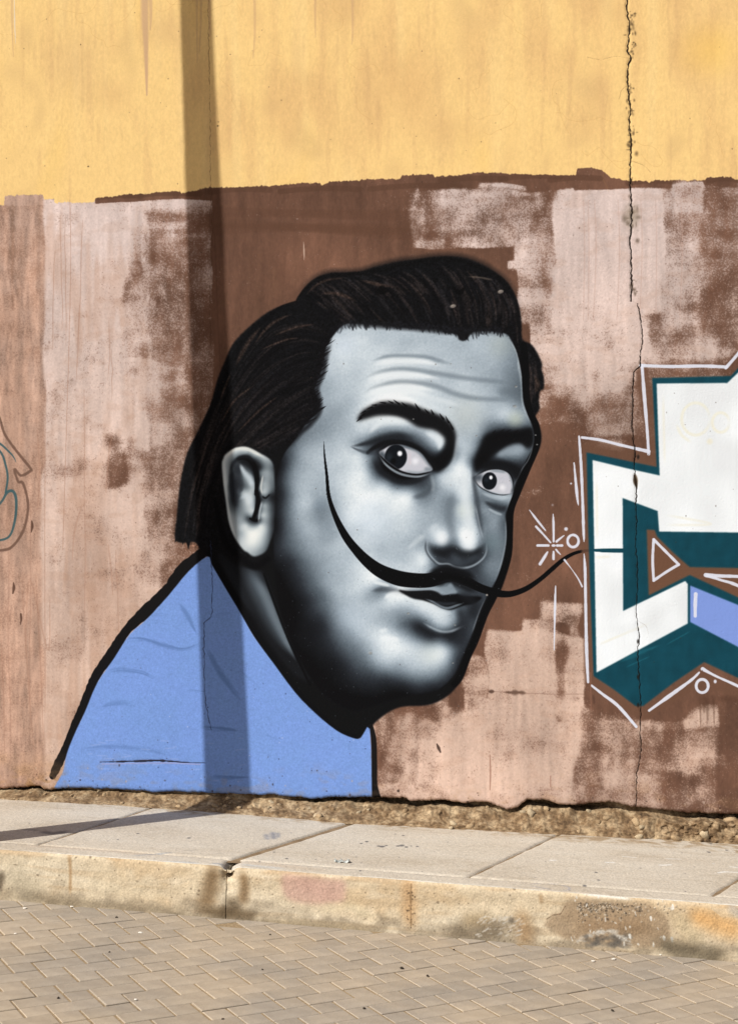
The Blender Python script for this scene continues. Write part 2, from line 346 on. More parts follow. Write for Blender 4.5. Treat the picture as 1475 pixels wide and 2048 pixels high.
    # ------------------------------------------------------------ the portrait
    HAIR = [(352, 1081), (354, 1030), (360, 970), (373, 910), (392, 870), (405, 843), (422, 805), (435, 759), (449, 724), (465, 689), (487, 664), (514, 640), (541, 621), (568, 610),
            (591, 606), (594, 596), (601, 586), (617, 567), (639, 552), (666, 545), (698, 545), (725, 542), (752, 533), (801, 522), (834, 519), (861, 514), (893, 512), (926, 515), (956, 525),
            (980, 538), (1005, 556), (1021, 575), (1032, 597), (1039, 621), (1042, 648), (1044, 678), (1062, 689), (1075, 708), (1083, 728), (1082, 738), (1087, 757), (1086, 778), (1079, 782),
            (1077, 800), (1078, 819), (1070, 832), (1077, 849), (1082, 874), (1076, 901), (1055, 939), (1036, 988), (1025, 1020), (1024, 1058), (1020, 1115), (1003, 1175),
            (985, 1204), (968, 1234), (952, 1285), (939, 1315), (925, 1356), (914, 1372), (898, 1389), (874, 1404), (849, 1411), (808, 1413), (787, 1419), (768, 1430), (749, 1446),
            (740, 1458), (721, 1476), (700, 1474), (660, 1452), (620, 1415), (560, 1345), (520, 1290), (490, 1240), (455, 1180), (430, 1140), (412, 1110), (400, 1100), (390, 1085)]
    fill(C, HAIR, (15, 15, 17), 1, 1.4, reg=R_OUT)
    for P in ([(352, 1060), (350, 1086), (358, 1074)], [(358, 1066), (366, 1090), (371, 1072)], [(368, 1066), (377, 1100), (384, 1072)], [(383, 1060), (398, 1092), (415, 1096), (425, 1060)]):
        fill(C, P, (17, 17, 19), 1, .7, False, reg=R_HAIR)
    # soft over-spray outside the crown
    stroke(C, [(592, 604), (601, 586), (617, 567), (639, 552), (666, 545), (698, 545), (725, 542), (752, 533), (801, 522), (834, 519), (861, 514), (893, 512), (926, 515), (956, 525), (980, 538), (1005, 556), (1021, 575), (1032, 597), (1039, 621)], 17, (20, 19, 20), .55, 0)
    # shirt with its black contour
    SH = [(415, 1113), (378, 1142), (338, 1190), (293, 1239), (260, 1268), (228, 1317), (195, 1365), (171, 1422), (150, 1467), (134, 1508), (126, 1544), (110, 1573), (100, 1600), (92, 1660), (735, 1660), (743, 1620), (743, 1584), (739, 1458),
          (721, 1476), (705, 1476), (671, 1460), (630, 1426), (590, 1385), (544, 1323), (508, 1274), (479, 1223), (446, 1168), (424, 1130)]
    stroke(C, [(409, 1103), (366, 1139), (336, 1178), (293, 1222), (254, 1260), (222, 1309), (192, 1352), (168, 1410), (150, 1450), (132, 1496), (116, 1530), (106, 1552)], [22, 26, 22, 26, 20, 22, 20, 18, 17, 17, 19, 14], (18, 17, 18), .98, .86, reg=R_OUT, jit=.1)
    stroke(C, [(741, 1452), (747, 1480), (748, 1530), (748, 1570), (753, 1600)], [10, 12, 13, 15, 22], (22, 20, 20), .97, .7, reg=R_OUT)
    stroke(C, [(418, 1106), (432, 1132), (455, 1172), (486, 1224), (516, 1274), (552, 1325), (598, 1388), (636, 1428), (676, 1462), (710, 1476)], 14, (13, 13, 15), 1, .8, reg=R_OUT)
    a, x0, y0 = fill(C, SH, (125, 157, 217), 1, .7, True, reg=R_SHIRT, n=3)
    shm = C.full(a, x0, y0)
    sn = np.clip(.5+.28*N(20, 14, 30)+.22*N(6, 4, 31), 0, 1)[..., None]
    C.rgb += (col((128, 158, 224))-C.rgb)*(shm[..., None]*sn*.45)
    C.rgb *= (1+.02*N(.9, .9, 32)*shm)[..., None]
    sc = (88, 116, 164)
    for P, w, o in (([(250, 1280), (285, 1278), (330, 1292), (370, 1298), (408, 1283)], 8, .55), ([(213, 1346), (240, 1340), (285, 1346), (310, 1358)], 7, .5), ([(200, 1413), (235, 1405), (268, 1407)], 8, .4),
                    ([(160, 1500), (220, 1494), (290, 1500), (350, 1512)], 8, .35), ([(355, 1205), (372, 1230), (392, 1272)], 16, .35), ([(410, 1290), (440, 1345), (485, 1405)], 12, .5), ([(400, 1455), (440, 1458), (478, 1462)], 8, .6),
                    ([(420, 1552), (460, 1556), (500, 1555)], 6, .6), ([(300, 1232), (330, 1229)], 8, .3), ([(430, 1228), (465, 1225)], 9, .35), ([(375, 1380), (410, 1385)], 7, .4), ([(480, 1340), (520, 1375)], 8, .25), ([(530, 1470), (550, 1480)], 10, .3)):
        for k in range(5):
            dx, dy = PR.uniform(-3, 3), PR.uniform(-3, 3)
            stroke(C, [(x+dx+PR.uniform(-2, 2), y+dy+PR.uniform(-2, 2)) for x, y in P], [1, w*.45, w*.6, w*.3, 1], sc, o*.42, .1, clip=shm, jit=.6)
    for k in range(60):
        x, y = PR.uniform(170, 740), PR.uniform(1330, 1590); blob(C, x, y, PR.uniform(.8, 2.2), (70, 84, 120) if k % 3 else (176, 192, 232), .8, .4, clip=shm, hgt=-.5 if k % 3 else .8)
    for k in range(28):
        x, y = PR.uniform(150, 480), PR.uniform(1470, 1585); stroke(C, [(x, y), (x+PR.uniform(4, 26), y+PR.uniform(-3, 3))], PR.uniform(1, 3), (160, 178, 226), .4, .1, clip=shm)
    stroke(C, [(200, 1524), (240, 1523), (280, 1522), (318, 1521), (360, 1524), (410, 1526)], [1, 3, 4, 5, 2, 1], (40, 36, 44), .9, .5, clip=shm, hgt=-3, jit=.4)
    stroke(C, [(205, 1528), (320, 1526), (400, 1529)], 3, (168, 160, 196), .6, .3, clip=shm)
    # ---- neck
    NECK = [(440, 1105), (470, 1128), (510, 1140), (530, 1150), (552, 1215), (575, 1275), (598, 1325), (620, 1360), (590, 1350), (540, 1290), (500, 1225), (465, 1170), (440, 1125)]
    a, x0, y0 = fill(C, NECK, (24, 25, 28), 1, 3, reg=R_NECK); nk = C.full(a, x0, y0)
    stroke(C, [(492, 1125), (512, 1170), (535, 1215), (560, 1265), (590, 1318)], [26, 42, 44, 34, 6], G(36), .85, 0, clip=nk)
    stroke(C, [(505, 1150), (530, 1190), (550, 1235), (572, 1280), (592, 1322)], [14, 22, 22, 16, 3], G(52), .7, 0, clip=nk)
    stroke(C, [(528, 1148), (552, 1215), (575, 1275), (598, 1325), (620, 1370)], 7, (10, 10, 12), .9, .2)
    stroke(C, [(452, 1128), (475, 1175), (505, 1230)], 24, G(14), .5, 0, clip=nk)
    # ---- face base tone
    FACE = [(590, 880), (614, 845), (634, 826), (640, 805), (630, 780), (640, 752), (648, 722), (652, 696), (663, 676), (687, 650), (712, 648), (755, 650), (828, 657), (872, 659), (910, 667), (960, 662), (1008, 667),
            (1021, 681), (1032, 705), (1040, 740), (1043, 767), (1045, 800), (1051, 822), (1061, 846), (1067, 868), (1066, 890), (1058, 917), (1044, 939), (1029, 969), (1023, 993), (1015, 1015), (1010, 1031), (1012, 1053), (1012, 1080),
            (1006, 1115), (996, 1150), (987, 1168), (974, 1190), (960, 1220), (944, 1266), (930, 1299), (917, 1331), (906, 1352), (884, 1374), (863, 1384), (800, 1395), (750, 1410), (700, 1420), (640, 1380), (590, 1300), (560, 1220), (548, 1120), (548, 1000), (556, 940), (570, 905)]
    S = [(690,665,78),(720,670,82),(680,700,86),(670,740,79),(660,790,69),(640,830,58),(760,680,78),(820,690,76),(880,700,75),(940,712,74),(990,700,71),(1015,700,60),(1030,725,52),(720,700,84),
         (715,745,80),(700,770,78),(790,722,84),(840,742,82),(900,745,76),(960,735,70),(1000,755,60),(1035,765,42),(960,770,74),(1000,790,62),(1038,792,40),(985,815,72),(1040,812,56),(1010,835,79),(1046,838,62),
         (940,800,77),(930,830,73),(930,860,73),(925,890,75),(950,862,74),(880,808,82),(700,800,75),(690,830,72),(670,850,68),(650,850,58),(700,850,72),(620,872,54),(600,900,58),(588,940,55),(576,960,42),(566,990,20),
         (560,930,4),(552,1050,3),(604,980,74),(612,930,70),(622,1000,66),(602,1020,68),(590,1045,56),(578,1080,38),(560,1110,16),(640,900,70),(642,950,70),(660,880,70),(630,1055,64),(618,1090,60),(600,1105,44),(637,1018,50),(650,1060,60),
         (602,1150,26),(630,1140,52),(662,1120,68),(680,1150,70),(642,1180,42),(665,1200,58),(612,1200,14),(700,1190,75),(722,1165,84),(590,1196,3),(590,1277,2),(640,1331,2),(671,1372,2),(752,1390,3),(576,1120,15),(617,1180,28),
         (680,900,80),(690,950,88),(720,985,94),(700,1025,90),(760,1010,90),(800,1012,86),(742,1050,88),(782,1062,80),(760,1100,70),(800,1112,72),(840,1080,66),(828,1108,80),(850,1115,90),(800,1140,80),(850,1130,84),(730,1092,80),(712,1060,84),(820,1042,80),(858,1052,70),(866,1022,66),(872,992,62),(700,925,84),(712,905,80),(730,940,84),(770,985,92),(820,990,84),
         (895,965,82),(880,950,78),(905,1000,52),(900,1031,54),(895,1050,62),(922,960,90),(926,990,90),(930,1020,88),(938,1058,93),(937,1085,97),(922,1077,95),(944,1100,70),(945,1040,78),(905,930,80),(925,920,82),(945,900,60),(955,880,50),(940,940,82),(940,985,74),
         (882,1076,96),(873,1066,88),(909,1080,48),(895,1104,20),(868,1104,26),(930,1112,25),(955,1104,16),(911,1121,32),(950,1072,82),(905,1050,62),
         (749,849,85),(776,841,91),(808,847,84),(727,863,80),(852,868,74),(874,879,84),(879,889,88),(754,880,24),(795,875,20),(825,880,24),(849,903,12),(874,928,3),(893,912,5),(716,893,56),(735,900,36),(702,874,74),(724,915,82),
         (1012,868,6),(1039,868,8),(985,877,8),(966,906,10),(949,928,10),(1025,898,62),(1041,901,62),(998,909,46),(1052,914,32),(998,928,8),(1025,933,8),(1040,947,6),(971,990,54),(998,995,74),(1015,998,68),(987,1010,24),(1004,1016,18),(970,1004,48),(971,1020,68),(998,1028,60),
         (960,1000,40),(958,1031,38),(966,1048,46),(987,1053,60),(1001,1042,38),(987,1085,50),(999,1072,46),(977,1099,40),(993,1113,46),(971,1126,44),(985,1142,50),(958,1145,28),(966,1075,46),
         (740,930,42),(760,948,18),(789,964,16),(814,966,18),(846,956,20),(862,964,40),(830,993,58),(852,985,42),(864,975,44),(741,912,50),(770,968,70),(800,985,80),
         (716,1147,86),(727,1163,90),(750,1164,92),(714,1182,80),(741,1180,60),(762,1178,42),(700,1175,78),(787,1191,93),(776,1197,88),(754,1212,76),(727,1212,75),(768,1228,66),(795,1228,54),(790,1212,72),(814,1225,58),
         (836,1217,84),(863,1229,84),(852,1218,88),(890,1235,78),(906,1237,60),(918,1234,34),(895,1250,66),(874,1247,72),(836,1251,12),(863,1272,10),(895,1274,8),(917,1256,14),(803,1240,50),(814,1261,46),(795,1261,60),(781,1250,62),
         (765,1261,84),(772,1278,94),(790,1278,90),(814,1284,76),(836,1288,68),(879,1294,78),(892,1300,74),(863,1300,82),(852,1312,82),(822,1304,82),(795,1304,84),(768,1299,86),(741,1282,76),(714,1266,70),(714,1299,47),(727,1320,42),(754,1323,66),(781,1331,66),(822,1331,74),(863,1331,74),(890,1331,58),(911,1318,24),(906,1345,18),(863,1353,48),(822,1353,50),(781,1347,40),(741,1345,30),(714,1331,32),(754,1364,17),(808,1372,12),(863,1372,16),(890,1364,16),(836,1391,3),(781,1374,8),
         (939,1223,22),(930,1266,22),(944,1250,26),(925,1293,22),(958,1206,22),(671,1196,64),(671,1174,68),(646,1168,55),(698,1149,76),(671,1234,50),(698,1234,70),(725,1240,78),(671,1266,36),(698,1266,52),(644,1250,15),(685,1292,38),(671,1318,11),(712,1306,42),(720,1322,38),(630,1212,28),(644,1212,37),(603,1128,36),(690,1340,12),
         (612,1050,67),(592,960,60),(587,1006,59),(575,1030,39),(564,1053,22),(587,1065,46),(599,1065,58),(618,1006,74),(571,899,24),(797,1327,66),(772,1353,26),(823,1353,46),(875,1340,58),(836,1254,12),(823,1244,30),(785,1236,60),(818,1228,56),(805,1250,38),
         (836,1133,86),(863,1138,54),(880,1140,24),(820,1145,84)]
    a, x0, y0 = poly_alpha(spline(C.pts(FACE), 5, True), 1.1)
    g = rbf(C, S, x0, y0, a.shape[1], a.shape[0])
    n1 = noise(1.2, 1.2, 40, a.shape[1], a.shape[0]); n2 = noise(14, 9, 41, a.shape[1], a.shape[0])
    g = np.clip(g*(1+.02*n2)+1.1*n1*(.3+g/120), 0, 100)
    C.put(a, x0, y0, lut(g), 1, None, R_FACE); fm = C.full(a, x0, y0)
    F = lambda P, w, gg, op=.8, hard=.1, **k: stroke(C, P, w, G(gg), op, hard, clip=fm, **k)
    # faint cool and warm glazes on the skin
    for x, y, r, c, o in ((930, 830, 60, (206, 208, 196), .35), (1030, 838, 26, (206, 212, 190), .5), (1000, 690, 40, (206, 212, 200), .3), (930, 1020, 30, (228, 232, 216), .4), (740, 1040, 70, (214, 226, 238), .4), (690, 690, 40, (214, 224, 236), .4),
                          (700, 1240, 60, (186, 200, 214), .3), (860, 1310, 40, (206, 212, 206), .4), (985, 1085, 30, (120, 140, 146), .4), (640, 1010, 20, (130, 146, 160), .25)):
        blob(C, x, y, r, c, o, 0, clip=fm)
    # forehead wrinkles: a dark fold over a bright ridge
    for P, w in (([(742, 722), (770, 714), (800, 712), (850, 714), (880, 722), (905, 729)], 9), ([(730, 757), (752, 746), (790, 739), (830, 740), (880, 748), (930, 756), (985, 762), (1040, 766)], 11), ([(728, 785), (750, 774), (790, 765), (830, 765), (870, 772), (905, 786), (945, 796), (1000, 799), (1043, 800)], 12)):
        F(P, [2, w, w, w*1.1, w, w*.8], 50, .62, 0)
        F([(x, y+10) for x, y in P[:5]], [4, 14, 16, 12, 4], 97, .85, 0)
    F([(800, 790), (850, 794), (900, 806), (925, 812)], [4, 12, 12, 4], 90, .7, 0)
    F([(742, 790), (770, 782), (820, 782), (860, 792)], [5, 14, 16, 6], 96, .7, 0)
    F([(1040, 700), (1036, 730), (1042, 765), (1044, 800), (1050, 822), (1062, 848)], 5, 84, .45, 0); F([(1020, 681), (1032, 705), (1040, 740), (1043, 767)], 3, 88, .6, .1)
    F([(1010, 745), (1040, 752)], 22, 48, .4, 0); F([(1000, 782), (1040, 788)], 20, 44, .5, 0)
    # ---- hair strands
    hm = np.zeros((H, W), np.float32)
    a, x0, y0 = poly_alpha(spline(C.pts([p for p in HAIR[:46]]+[(1062, 846), (1046, 800), (1041, 740), (1032, 705), (1010, 667), (960, 660), (910, 664), (828, 655), (752, 648), (687, 648), (663, 674), (650, 710), (645, 750), (634, 800), (622, 836), (590, 880), (560, 900), (540, 930), (520, 900), (490, 890), (455, 905), (442, 950), (452, 1010), (470, 1080), (500, 1120), (420, 1100)]), 5, True), 1.5)
    hm = C.full(a, x0, y0); hm *= (1-fm)
    C.reg[hm > .5] = R_HAIR
    def strands(gs, n, cols, w, op, seed, jit=6):
        r = np.random.RandomState(seed)
        gs = [np.array([np.interp(np.linspace(0, 1, 8), np.linspace(0, 1, len(g)), np.array(g)[:, k]) for k in (0, 1)]).T for g in gs]
        for i in range(n):
            t = r.uniform(0, len(gs)-1); k = int(t); f = t-k
            P = gs[k]*(1-f)+gs[min(k+1, len(gs)-1)]*f
            s0 = r.uniform(0, .6); s1 = min(1, s0+r.uniform(.15, .5)); q = np.linspace(s0, s1, 5)*7
            Q = np.stack([np.interp(q, np.arange(8), P[:, 0]), np.interp(q, np.arange(8), P[:, 1])], -1)+r.uniform(-jit, jit, 2)
            ww = w*r.uniform(.5, 1.3)
            stroke(C, Q, [1.5, ww, ww*.9, 1.5], cols[r.randint(len(cols))], op*r.uniform(.35, .9), 0, clip=hm)
    side = [[(671, 664), (600, 640), (530, 668), (470, 745), (425, 850), (390, 950), (362, 1060)], [(655, 720), (590, 730), (520, 780), (455, 870), (415, 960), (390, 1080)], [(650, 790), (600, 800), (540, 850), (480, 900), (440, 940), (420, 1080)], [(620, 850), (580, 870), (545, 890), (510, 900), (460, 900), (440, 960)]]
    tuft = [[(700, 648), (660, 625), (625, 600), (606, 590)], [(720, 648), (680, 610), (650, 575), (630, 562)], [(790, 652), (740, 600), (700, 565), (660, 552)], [(860, 658), (830, 600), (790, 560), (745, 545)], [(920, 665), (905, 600), (880, 550), (850, 525)], [(970, 662), (965, 600), (945, 555), (915, 525)], [(1020, 675), (1020, 620), (1005, 580), (975, 550)], [(1045, 700), (1040, 650), (1032, 610), (1015, 575)]]
    lobe = [[(1050, 690), (1070, 720), (1075, 760), (1068, 800)], [(1048, 720), (1056, 760), (1058, 800), (1062, 830)]]
    dk = [(10, 10, 12), (14, 13, 15)]; br = [(52, 44, 42), (48, 42, 41), (60, 49, 45), (44, 41, 43)]
    outer = [[(446, 770), (410, 870), (382, 950), (360, 1075)], [(436, 850), (404, 930), (384, 1010), (372, 1085)], [(430, 900), (410, 980), (398, 1080)]]
    strands(outer, 50, br, 8, .42, 8, 3); strands(outer, 26, dk, 7, .9, 9, 3)
    strands(side, 90, br, 9, .30, 1); strands(side, 120, dk, 8, .9, 2); strands(side, 50, br, 5, .38, 3)
    strands(tuft, 90, br, 10, .62, 4); strands(tuft, 90, dk, 8, .9, 5); strands(tuft, 80, br, 4.5, .6, 6); strands(lobe, 26, br, 7, .5, 7, 4)
    for P, w in (([(524, 652), (500, 680), (482, 710), (470, 735)], 9), ([(585, 628), (555, 640), (530, 660), (508, 690)], 6), ([(462, 745), (450, 775), (440, 800)], 5), ([(640, 588), (660, 586), (690, 592), (715, 604)], 7), ([(612, 590), (630, 572), (655, 560), (690, 556)], 5), ([(720, 560), (752, 568), (790, 575)], 8), ([(545, 672), (590, 655), (632, 648)], 5), ([(520, 700), (570, 680), (600, 676)], 4), ([(440, 850), (470, 800), (510, 770)], 5), ([(470, 870), (520, 820), (560, 790)], 5), ([(1068, 752), (1075, 770), (1070, 786)], 10)):
        stroke(C, P, [2, w, w, 2], (92, 70, 58), .42, 0, clip=hm)
    stroke(C, [(592, 604), (560, 616), (530, 640), (500, 664), (478, 695), (455, 745), (435, 790), (415, 840)], [8, 10, 12, 11, 12, 11, 12, 12], (11, 11, 13), .9, .3)
    stroke(C, [(594, 600), (612, 576), (640, 556), (690, 549), (740, 545), (800, 530), (860, 520), (920, 522), (975, 542), (1010, 568), (1030, 605), (1036, 650)], [6, 9, 10, 10, 14, 14, 12, 12, 12, 14, 12, 12], (12, 12, 13), .85, .2)
    for P in ([(760, 572), (775, 580), (768, 588), (752, 586)], [(905, 572), (918, 580), (930, 572), (924, 588), (910, 586)]): fill(C, P, (7, 7, 8), .9, 1)
    # hairline: spikes of hair over the forehead and temple
    r = np.random.RandomState(5)
    def spike(x, y, dx, dy, w=4, op=.95): stroke(C, [(x, y), (x+dx*.55, y+dy*.5), (x+dx, y+dy)], [w, w*.6, .6], (14, 13, 15), op, .3, reg=None)
    for t in np.linspace(0, 1, 46):
        pth = [(585, 880), (612, 848), (632, 828), (634, 800), (630, 775), (640, 745), (646, 715), (652, 692), (662, 676)]
        i = t*(len(pth)-1); k = min(int(i), len(pth)-2); f = i-k
        x = pth[k][0]*(1-f)+pth[k+1][0]*f+r.uniform(-4, 2); y = pth[k][1]*(1-f)+pth[k+1][1]*f
        L = r.uniform(8, 26)*(1 if .15 < t < .92 else .5); spike(x-8, y+5, L, -L*r.uniform(.45, .8), r.uniform(3, 7), .8)
    for (x, y, dx, dy, w) in ((636, 700, 28, -22, 9), (630, 722, 26, -20, 8), (626, 745, 26, -22, 7), (622, 768, 28, -24, 6), (634, 822, 18, -10, 8), (620, 806, 24, -8, 8), (618, 790, 20, -10, 7)): spike(x, y, dx, dy, w, .95)
    for k in range(80):
        t = r.uniform(0, 1); x = 690+t*340; y = np.interp(x, [690, 755, 828, 872, 910, 928, 945, 985, 1010, 1030], [648, 648, 655, 656, 664, 668, 664, 660, 664, 680])
        spike(x, y-7, r.uniform(-3, 7), r.uniform(7, 16), r.uniform(2, 5), .65)
    for k in range(70):
        x = r.uniform(676, 1020); y = np.interp(x, [676, 690, 755, 828, 872, 910, 928, 945, 985, 1010, 1030], [662, 650, 649, 655, 657, 664, 676, 668, 661, 666, 682])
        stroke(C, [(x, y-10), (x+r.uniform(-2, 3), y), (x+r.uniform(-3, 7), y+r.uniform(4, 13))], [6, 5, 1.5], (26, 26, 30), r.uniform(.3, .75), 0)
    for x, y, dx, dy in ((873, 655, 5, 16), (884, 656, 7, 15), (893, 657, 8, 14), (966, 655, 1, 16), (985, 655, 3, 14), (1002, 660, 3, 14)): spike(x, y, dx, dy, 4, .9)
    fill(C, [(905, 655), (914, 672), (918, 680), (930, 681), (938, 672), (948, 655)], (15, 14, 16), .95, 1.3)
    stroke(C, [(680, 652), (720, 647), (760, 650), (800, 653), (850, 657), (900, 662), (960, 659), (1014, 668)], 15, (22, 22, 25), .85, 0)
    stroke(C, [(575, 900), (598, 868), (618, 850), (638, 824), (638, 800), (634, 775), (646, 745), (652, 712), (662, 678)], 13, (18, 18, 21), .8, 0)
    C.rgb *= (1+.16*N(1.1, 1.1, 46)*hm)[..., None]
    for x, y in ((905, 612), (1000, 583)): blob(C, x, y, 8, (150, 138, 128), .9, .4, 5, -.2, hgt=4)
    stroke(C, [(935, 553), (960, 555), (985, 560)], 3, (120, 104, 92), .5, .1, jit=.6)
    # outline of the far cheek and jaw
    stroke(C, [(1046, 690), (1050, 740), (1052, 790), (1060, 826), (1071, 850), (1074, 876), (1069, 900), (1052, 938), (1034, 985), (1021, 1020), (1019, 1058), (1016, 1110), (1000, 1160), (984, 1196), (968, 1230), (950, 1280), (935, 1312), (920, 1352), (908, 1368)], [14, 16, 14, 13, 13, 14, 15, 17, 14, 14, 13, 14, 16, 17, 15, 15, 15, 14, 14], (9, 9, 11), .97, .75, reg=R_OUT)
    for P in ([(1060, 848), (1066, 868), (1065, 890), (1057, 917), (1044, 938), (1028, 969), (1022, 992), (1012, 1020)], [(1010, 1035), (1011, 1080), (1004, 1118), (994, 1150)], [(973, 1193), (958, 1224), (943, 1268)]): F(P, 3, 78, .4, .1)
    # ---- left eye
    BL = [(714, 841), (724, 822), (749, 808), (770, 803), (800, 805), (822, 808), (846, 818), (874, 828), (895, 841), (908, 858), (912, 880), (909, 905), (901, 922), (890, 938), (873, 945), (860, 936), (872, 915), (884, 900), (889, 880), (880, 868), (866, 860), (848, 857), (833, 853), (822, 846), (808, 838), (781, 832), (754, 832), (730, 838)]
    fill(C, BL, (12, 12, 14), .97, 3.4, reg=R_BROWL)
    for (x, y, dx, dy, w) in ((722, 836, -10, 8, 5), (728, 828, -12, 9, 5), (730, 822, -10, 6, 4), (752, 810, -10, 0, 4), (770, 806, -12, -2, 4), (785, 806, -10, -5, 4), (798, 808, -12, -9, 5), (812, 812, -10, -8, 5), (838, 820, -9, -14, 7), (856, 826, -8, -9, 5), (866, 828, -5, -10, 5), (886, 838, -8, -12, 6), (897, 845, -7, -14, 5), (905, 858, -7, -16, 5), (744, 814, -12, 5, 4)): spike(x, y, dx, dy, w)
    F([(700, 893), (722, 889), (742, 884), (765, 877), (795, 872), (825, 876)], [3, 8, 14, 18, 18, 12], 8, .75, 0)
    F([(735, 905), (752, 893), (775, 884), (805, 884), (830, 893), (850, 910), (868, 935)], [10, 14, 14, 12, 14, 18, 14], 3, .92, .15)
    F([(700, 893), (716, 900), (733, 905), (750, 905)], [2, 5, 9, 12], 22, .6, .05)
    EL = [(758, 905), (768, 897), (781, 890), (803, 889), (830, 898), (845, 909), (856, 924), (864, 939), (852, 944), (830, 947), (803, 942), (781, 928), (766, 915)]
    a, x0, y0 = fill(C, EL, (200, 200, 206), 1, 1, reg=R_EYEL); em = C.full(a, x0, y0)
    E_ = lambda P, w, c, op, hard=.1: stroke(C, P, w, c, op, hard, clip=em)
    E_([(818, 905), (819, 930)], 8, (226, 204, 206), .3, 0); E_([(770, 893), (790, 887), (808, 889), (838, 901), (858, 924), (866, 940)], [8, 12, 12, 14, 14, 10], G(38), .75, 0); E_([(810, 943), (835, 946), (856, 942)], 8, G(58), .55, 0); blob(C, 830, 922, 12, (238, 236, 240), .9, 0, clip=em)
    E_([(835, 896), (855, 916), (866, 936)], 12, G(48), .8, 0); E_([(800, 890), (840, 900)], 8, G(40), .7, 0); E_([(850, 938), (866, 940)], 10, G(50), .7, 0)
    E_([(759, 905), (766, 912), (778, 926)], 15, G(34), .95, 0)
    blob(C, 791, 914, 24, (17, 20, 25), 1, .86, 27, .1, clip=em); blob(C, 778, 915, 12, (44, 52, 60), .6, 0, 16, clip=em); blob(C, 786, 922, 9, (6, 6, 8), .8, .2, clip=em)
    blob(C, 799, 907, 7, (250, 250, 252), 1, .35, 7.5)
    stroke(C, [(757, 904), (768, 896), (781, 889), (803, 888), (832, 898), (848, 911), (866, 940)], 4, (8, 8, 10), .7, 0)
    stroke(C, [(757, 905), (768, 920), (783, 932), (803, 943), (830, 949), (852, 946), (864, 941)], 2.6, (8, 8, 10), .65, 0)
    F([(758, 911), (770, 928), (790, 943), (812, 951), (838, 953), (862, 946)], [2, 4, 5, 5, 4, 3], 74, .75, 0)
    F([(744, 915), (758, 938), (778, 954), (805, 964), (830, 963), (856, 953)], [9, 13, 14, 12, 10, 7], 9, .75, 0)
    F([(825, 995), (845, 990), (858, 980), (863, 966)], [8, 14, 14, 8], 30, .55, 0)
    F([(735, 868), (760, 846), (790, 842), (815, 848)], [6, 16, 18, 8], 94, .7, 0); F([(850, 866), (868, 874), (879, 886), (876, 900)], [6, 12, 12, 6], 92, .7, 0)
    F([(862, 950), (866, 968), (864, 985)], 8, 84, .3, 0)
    F([(915, 870), (905, 925), (880, 945)], 8, 86, .35, 0)
    # ---- right eye
    BR_ = [(968, 872), (985, 864), (1005, 861), (1030, 862), (1060, 854), (1067, 866), (1066, 890), (1052, 897), (1040, 888), (1018, 892), (1000, 902), (984, 912), (968, 926), (955, 945), (946, 940), (950, 915), (958, 894)]
    fill(C, BR_, (10, 10, 12), .93, 3.5, reg=R_BROWR)
    for (x, y, dx, dy) in ((985, 866, 6, -7), (1000, 864, 8, -7), (1012, 864, 10, -6), (1028, 864, 10, -5)): spike(x, y, dx, dy, 4, .7)
    F([(992, 912), (1015, 902), (1035, 897), (1048, 902)], [8, 18, 20, 10], 64, .7, 0)
    F([(958, 935), (980, 928), (1005, 928), (1028, 938), (1040, 955)], [10, 14, 16, 18, 18], 4, .9, .1)
    ER = [(945, 955), (960, 947), (977, 940), (998, 939), (1015, 946), (1023, 961), (1023, 985), (1006, 988), (987, 985), (966, 977), (952, 967)]
    a, x0, y0 = fill(C, ER, (200, 200, 206), 1, 1, reg=R_EYER); em = C.full(a, x0, y0)
    blob(C, 1004, 975, 11, (240, 238, 240), .9, 0, clip=em); E_([(1018, 945), (1026, 970), (1022, 988)], 8, G(48), .7, 0); E_([(980, 940), (1012, 944)], 7, G(50), .6, 0)
    E_([(946, 955), (960, 955)], 20, G(32), .9, 0)
    blob(C, 978, 962, 16, (17, 20, 25), 1, .84, 19, .1, clip=em); blob(C, 972, 960, 8, (40, 48, 56), .5, 0, clip=em); blob(C, 981, 955, 4.6, (250, 250, 252), 1, .35, 5.5)
    stroke(C, [(944, 956), (960, 946), (977, 939), (998, 938), (1016, 945), (1025, 962), (1026, 986)], 3, (8, 8, 10), .6, 0)
    stroke(C, [(946, 957), (958, 973), (975, 983), (990, 988), (1006, 990), (1024, 987)], 2.6, (8, 8, 10), .6, 0)
    F([(962, 985), (980, 992), (1000, 996), (1018, 994)], [4, 8, 9, 6], 78, .6, 0)
    F([(968, 1003), (985, 1012), (1003, 1018), (1012, 1012)], [5, 11, 12, 6], 12, .7, 0)
    F([(975, 1017), (990, 1025), (1004, 1030)], [3, 6, 4], 78, .6, 0)
    F([(1028, 942), (1036, 962), (1024, 990)], [18, 16, 10], 5, .8, 0)
    # ---- nose
    F([(947, 930), (947, 960), (953, 1000), (958, 1040), (965, 1075)], [9, 10, 12, 12, 10], 26, .75, 0)
    F([(926, 930), (930, 980), (936, 1030), (944, 1072)], [12, 18, 20, 22], 92, .6, 0); F([(950, 1010), (958, 1050), (966, 1078)], 4, 78, .4, 0)
    F([(905, 985), (898, 1020), (900, 1050), (907, 1078)], [14, 20, 18, 16], 46, .45, 0)
    blob(C, 936, 1086, 24, G(99), .85, 0, 26, clip=fm); blob(C, 883, 1077, 19, G(99), .85, 0, 21, clip=fm)
    F([(857, 1085), (866, 1100), (885, 1105), (905, 1100), (925, 1108), (950, 1106), (970, 1088)], [8, 18, 22, 20, 20, 16, 6], 6, .8, 0)
    F([(868, 1112), (890, 1122), (915, 1128), (940, 1120), (962, 1105)], [10, 12, 12, 12, 8], 26, .6, 0)
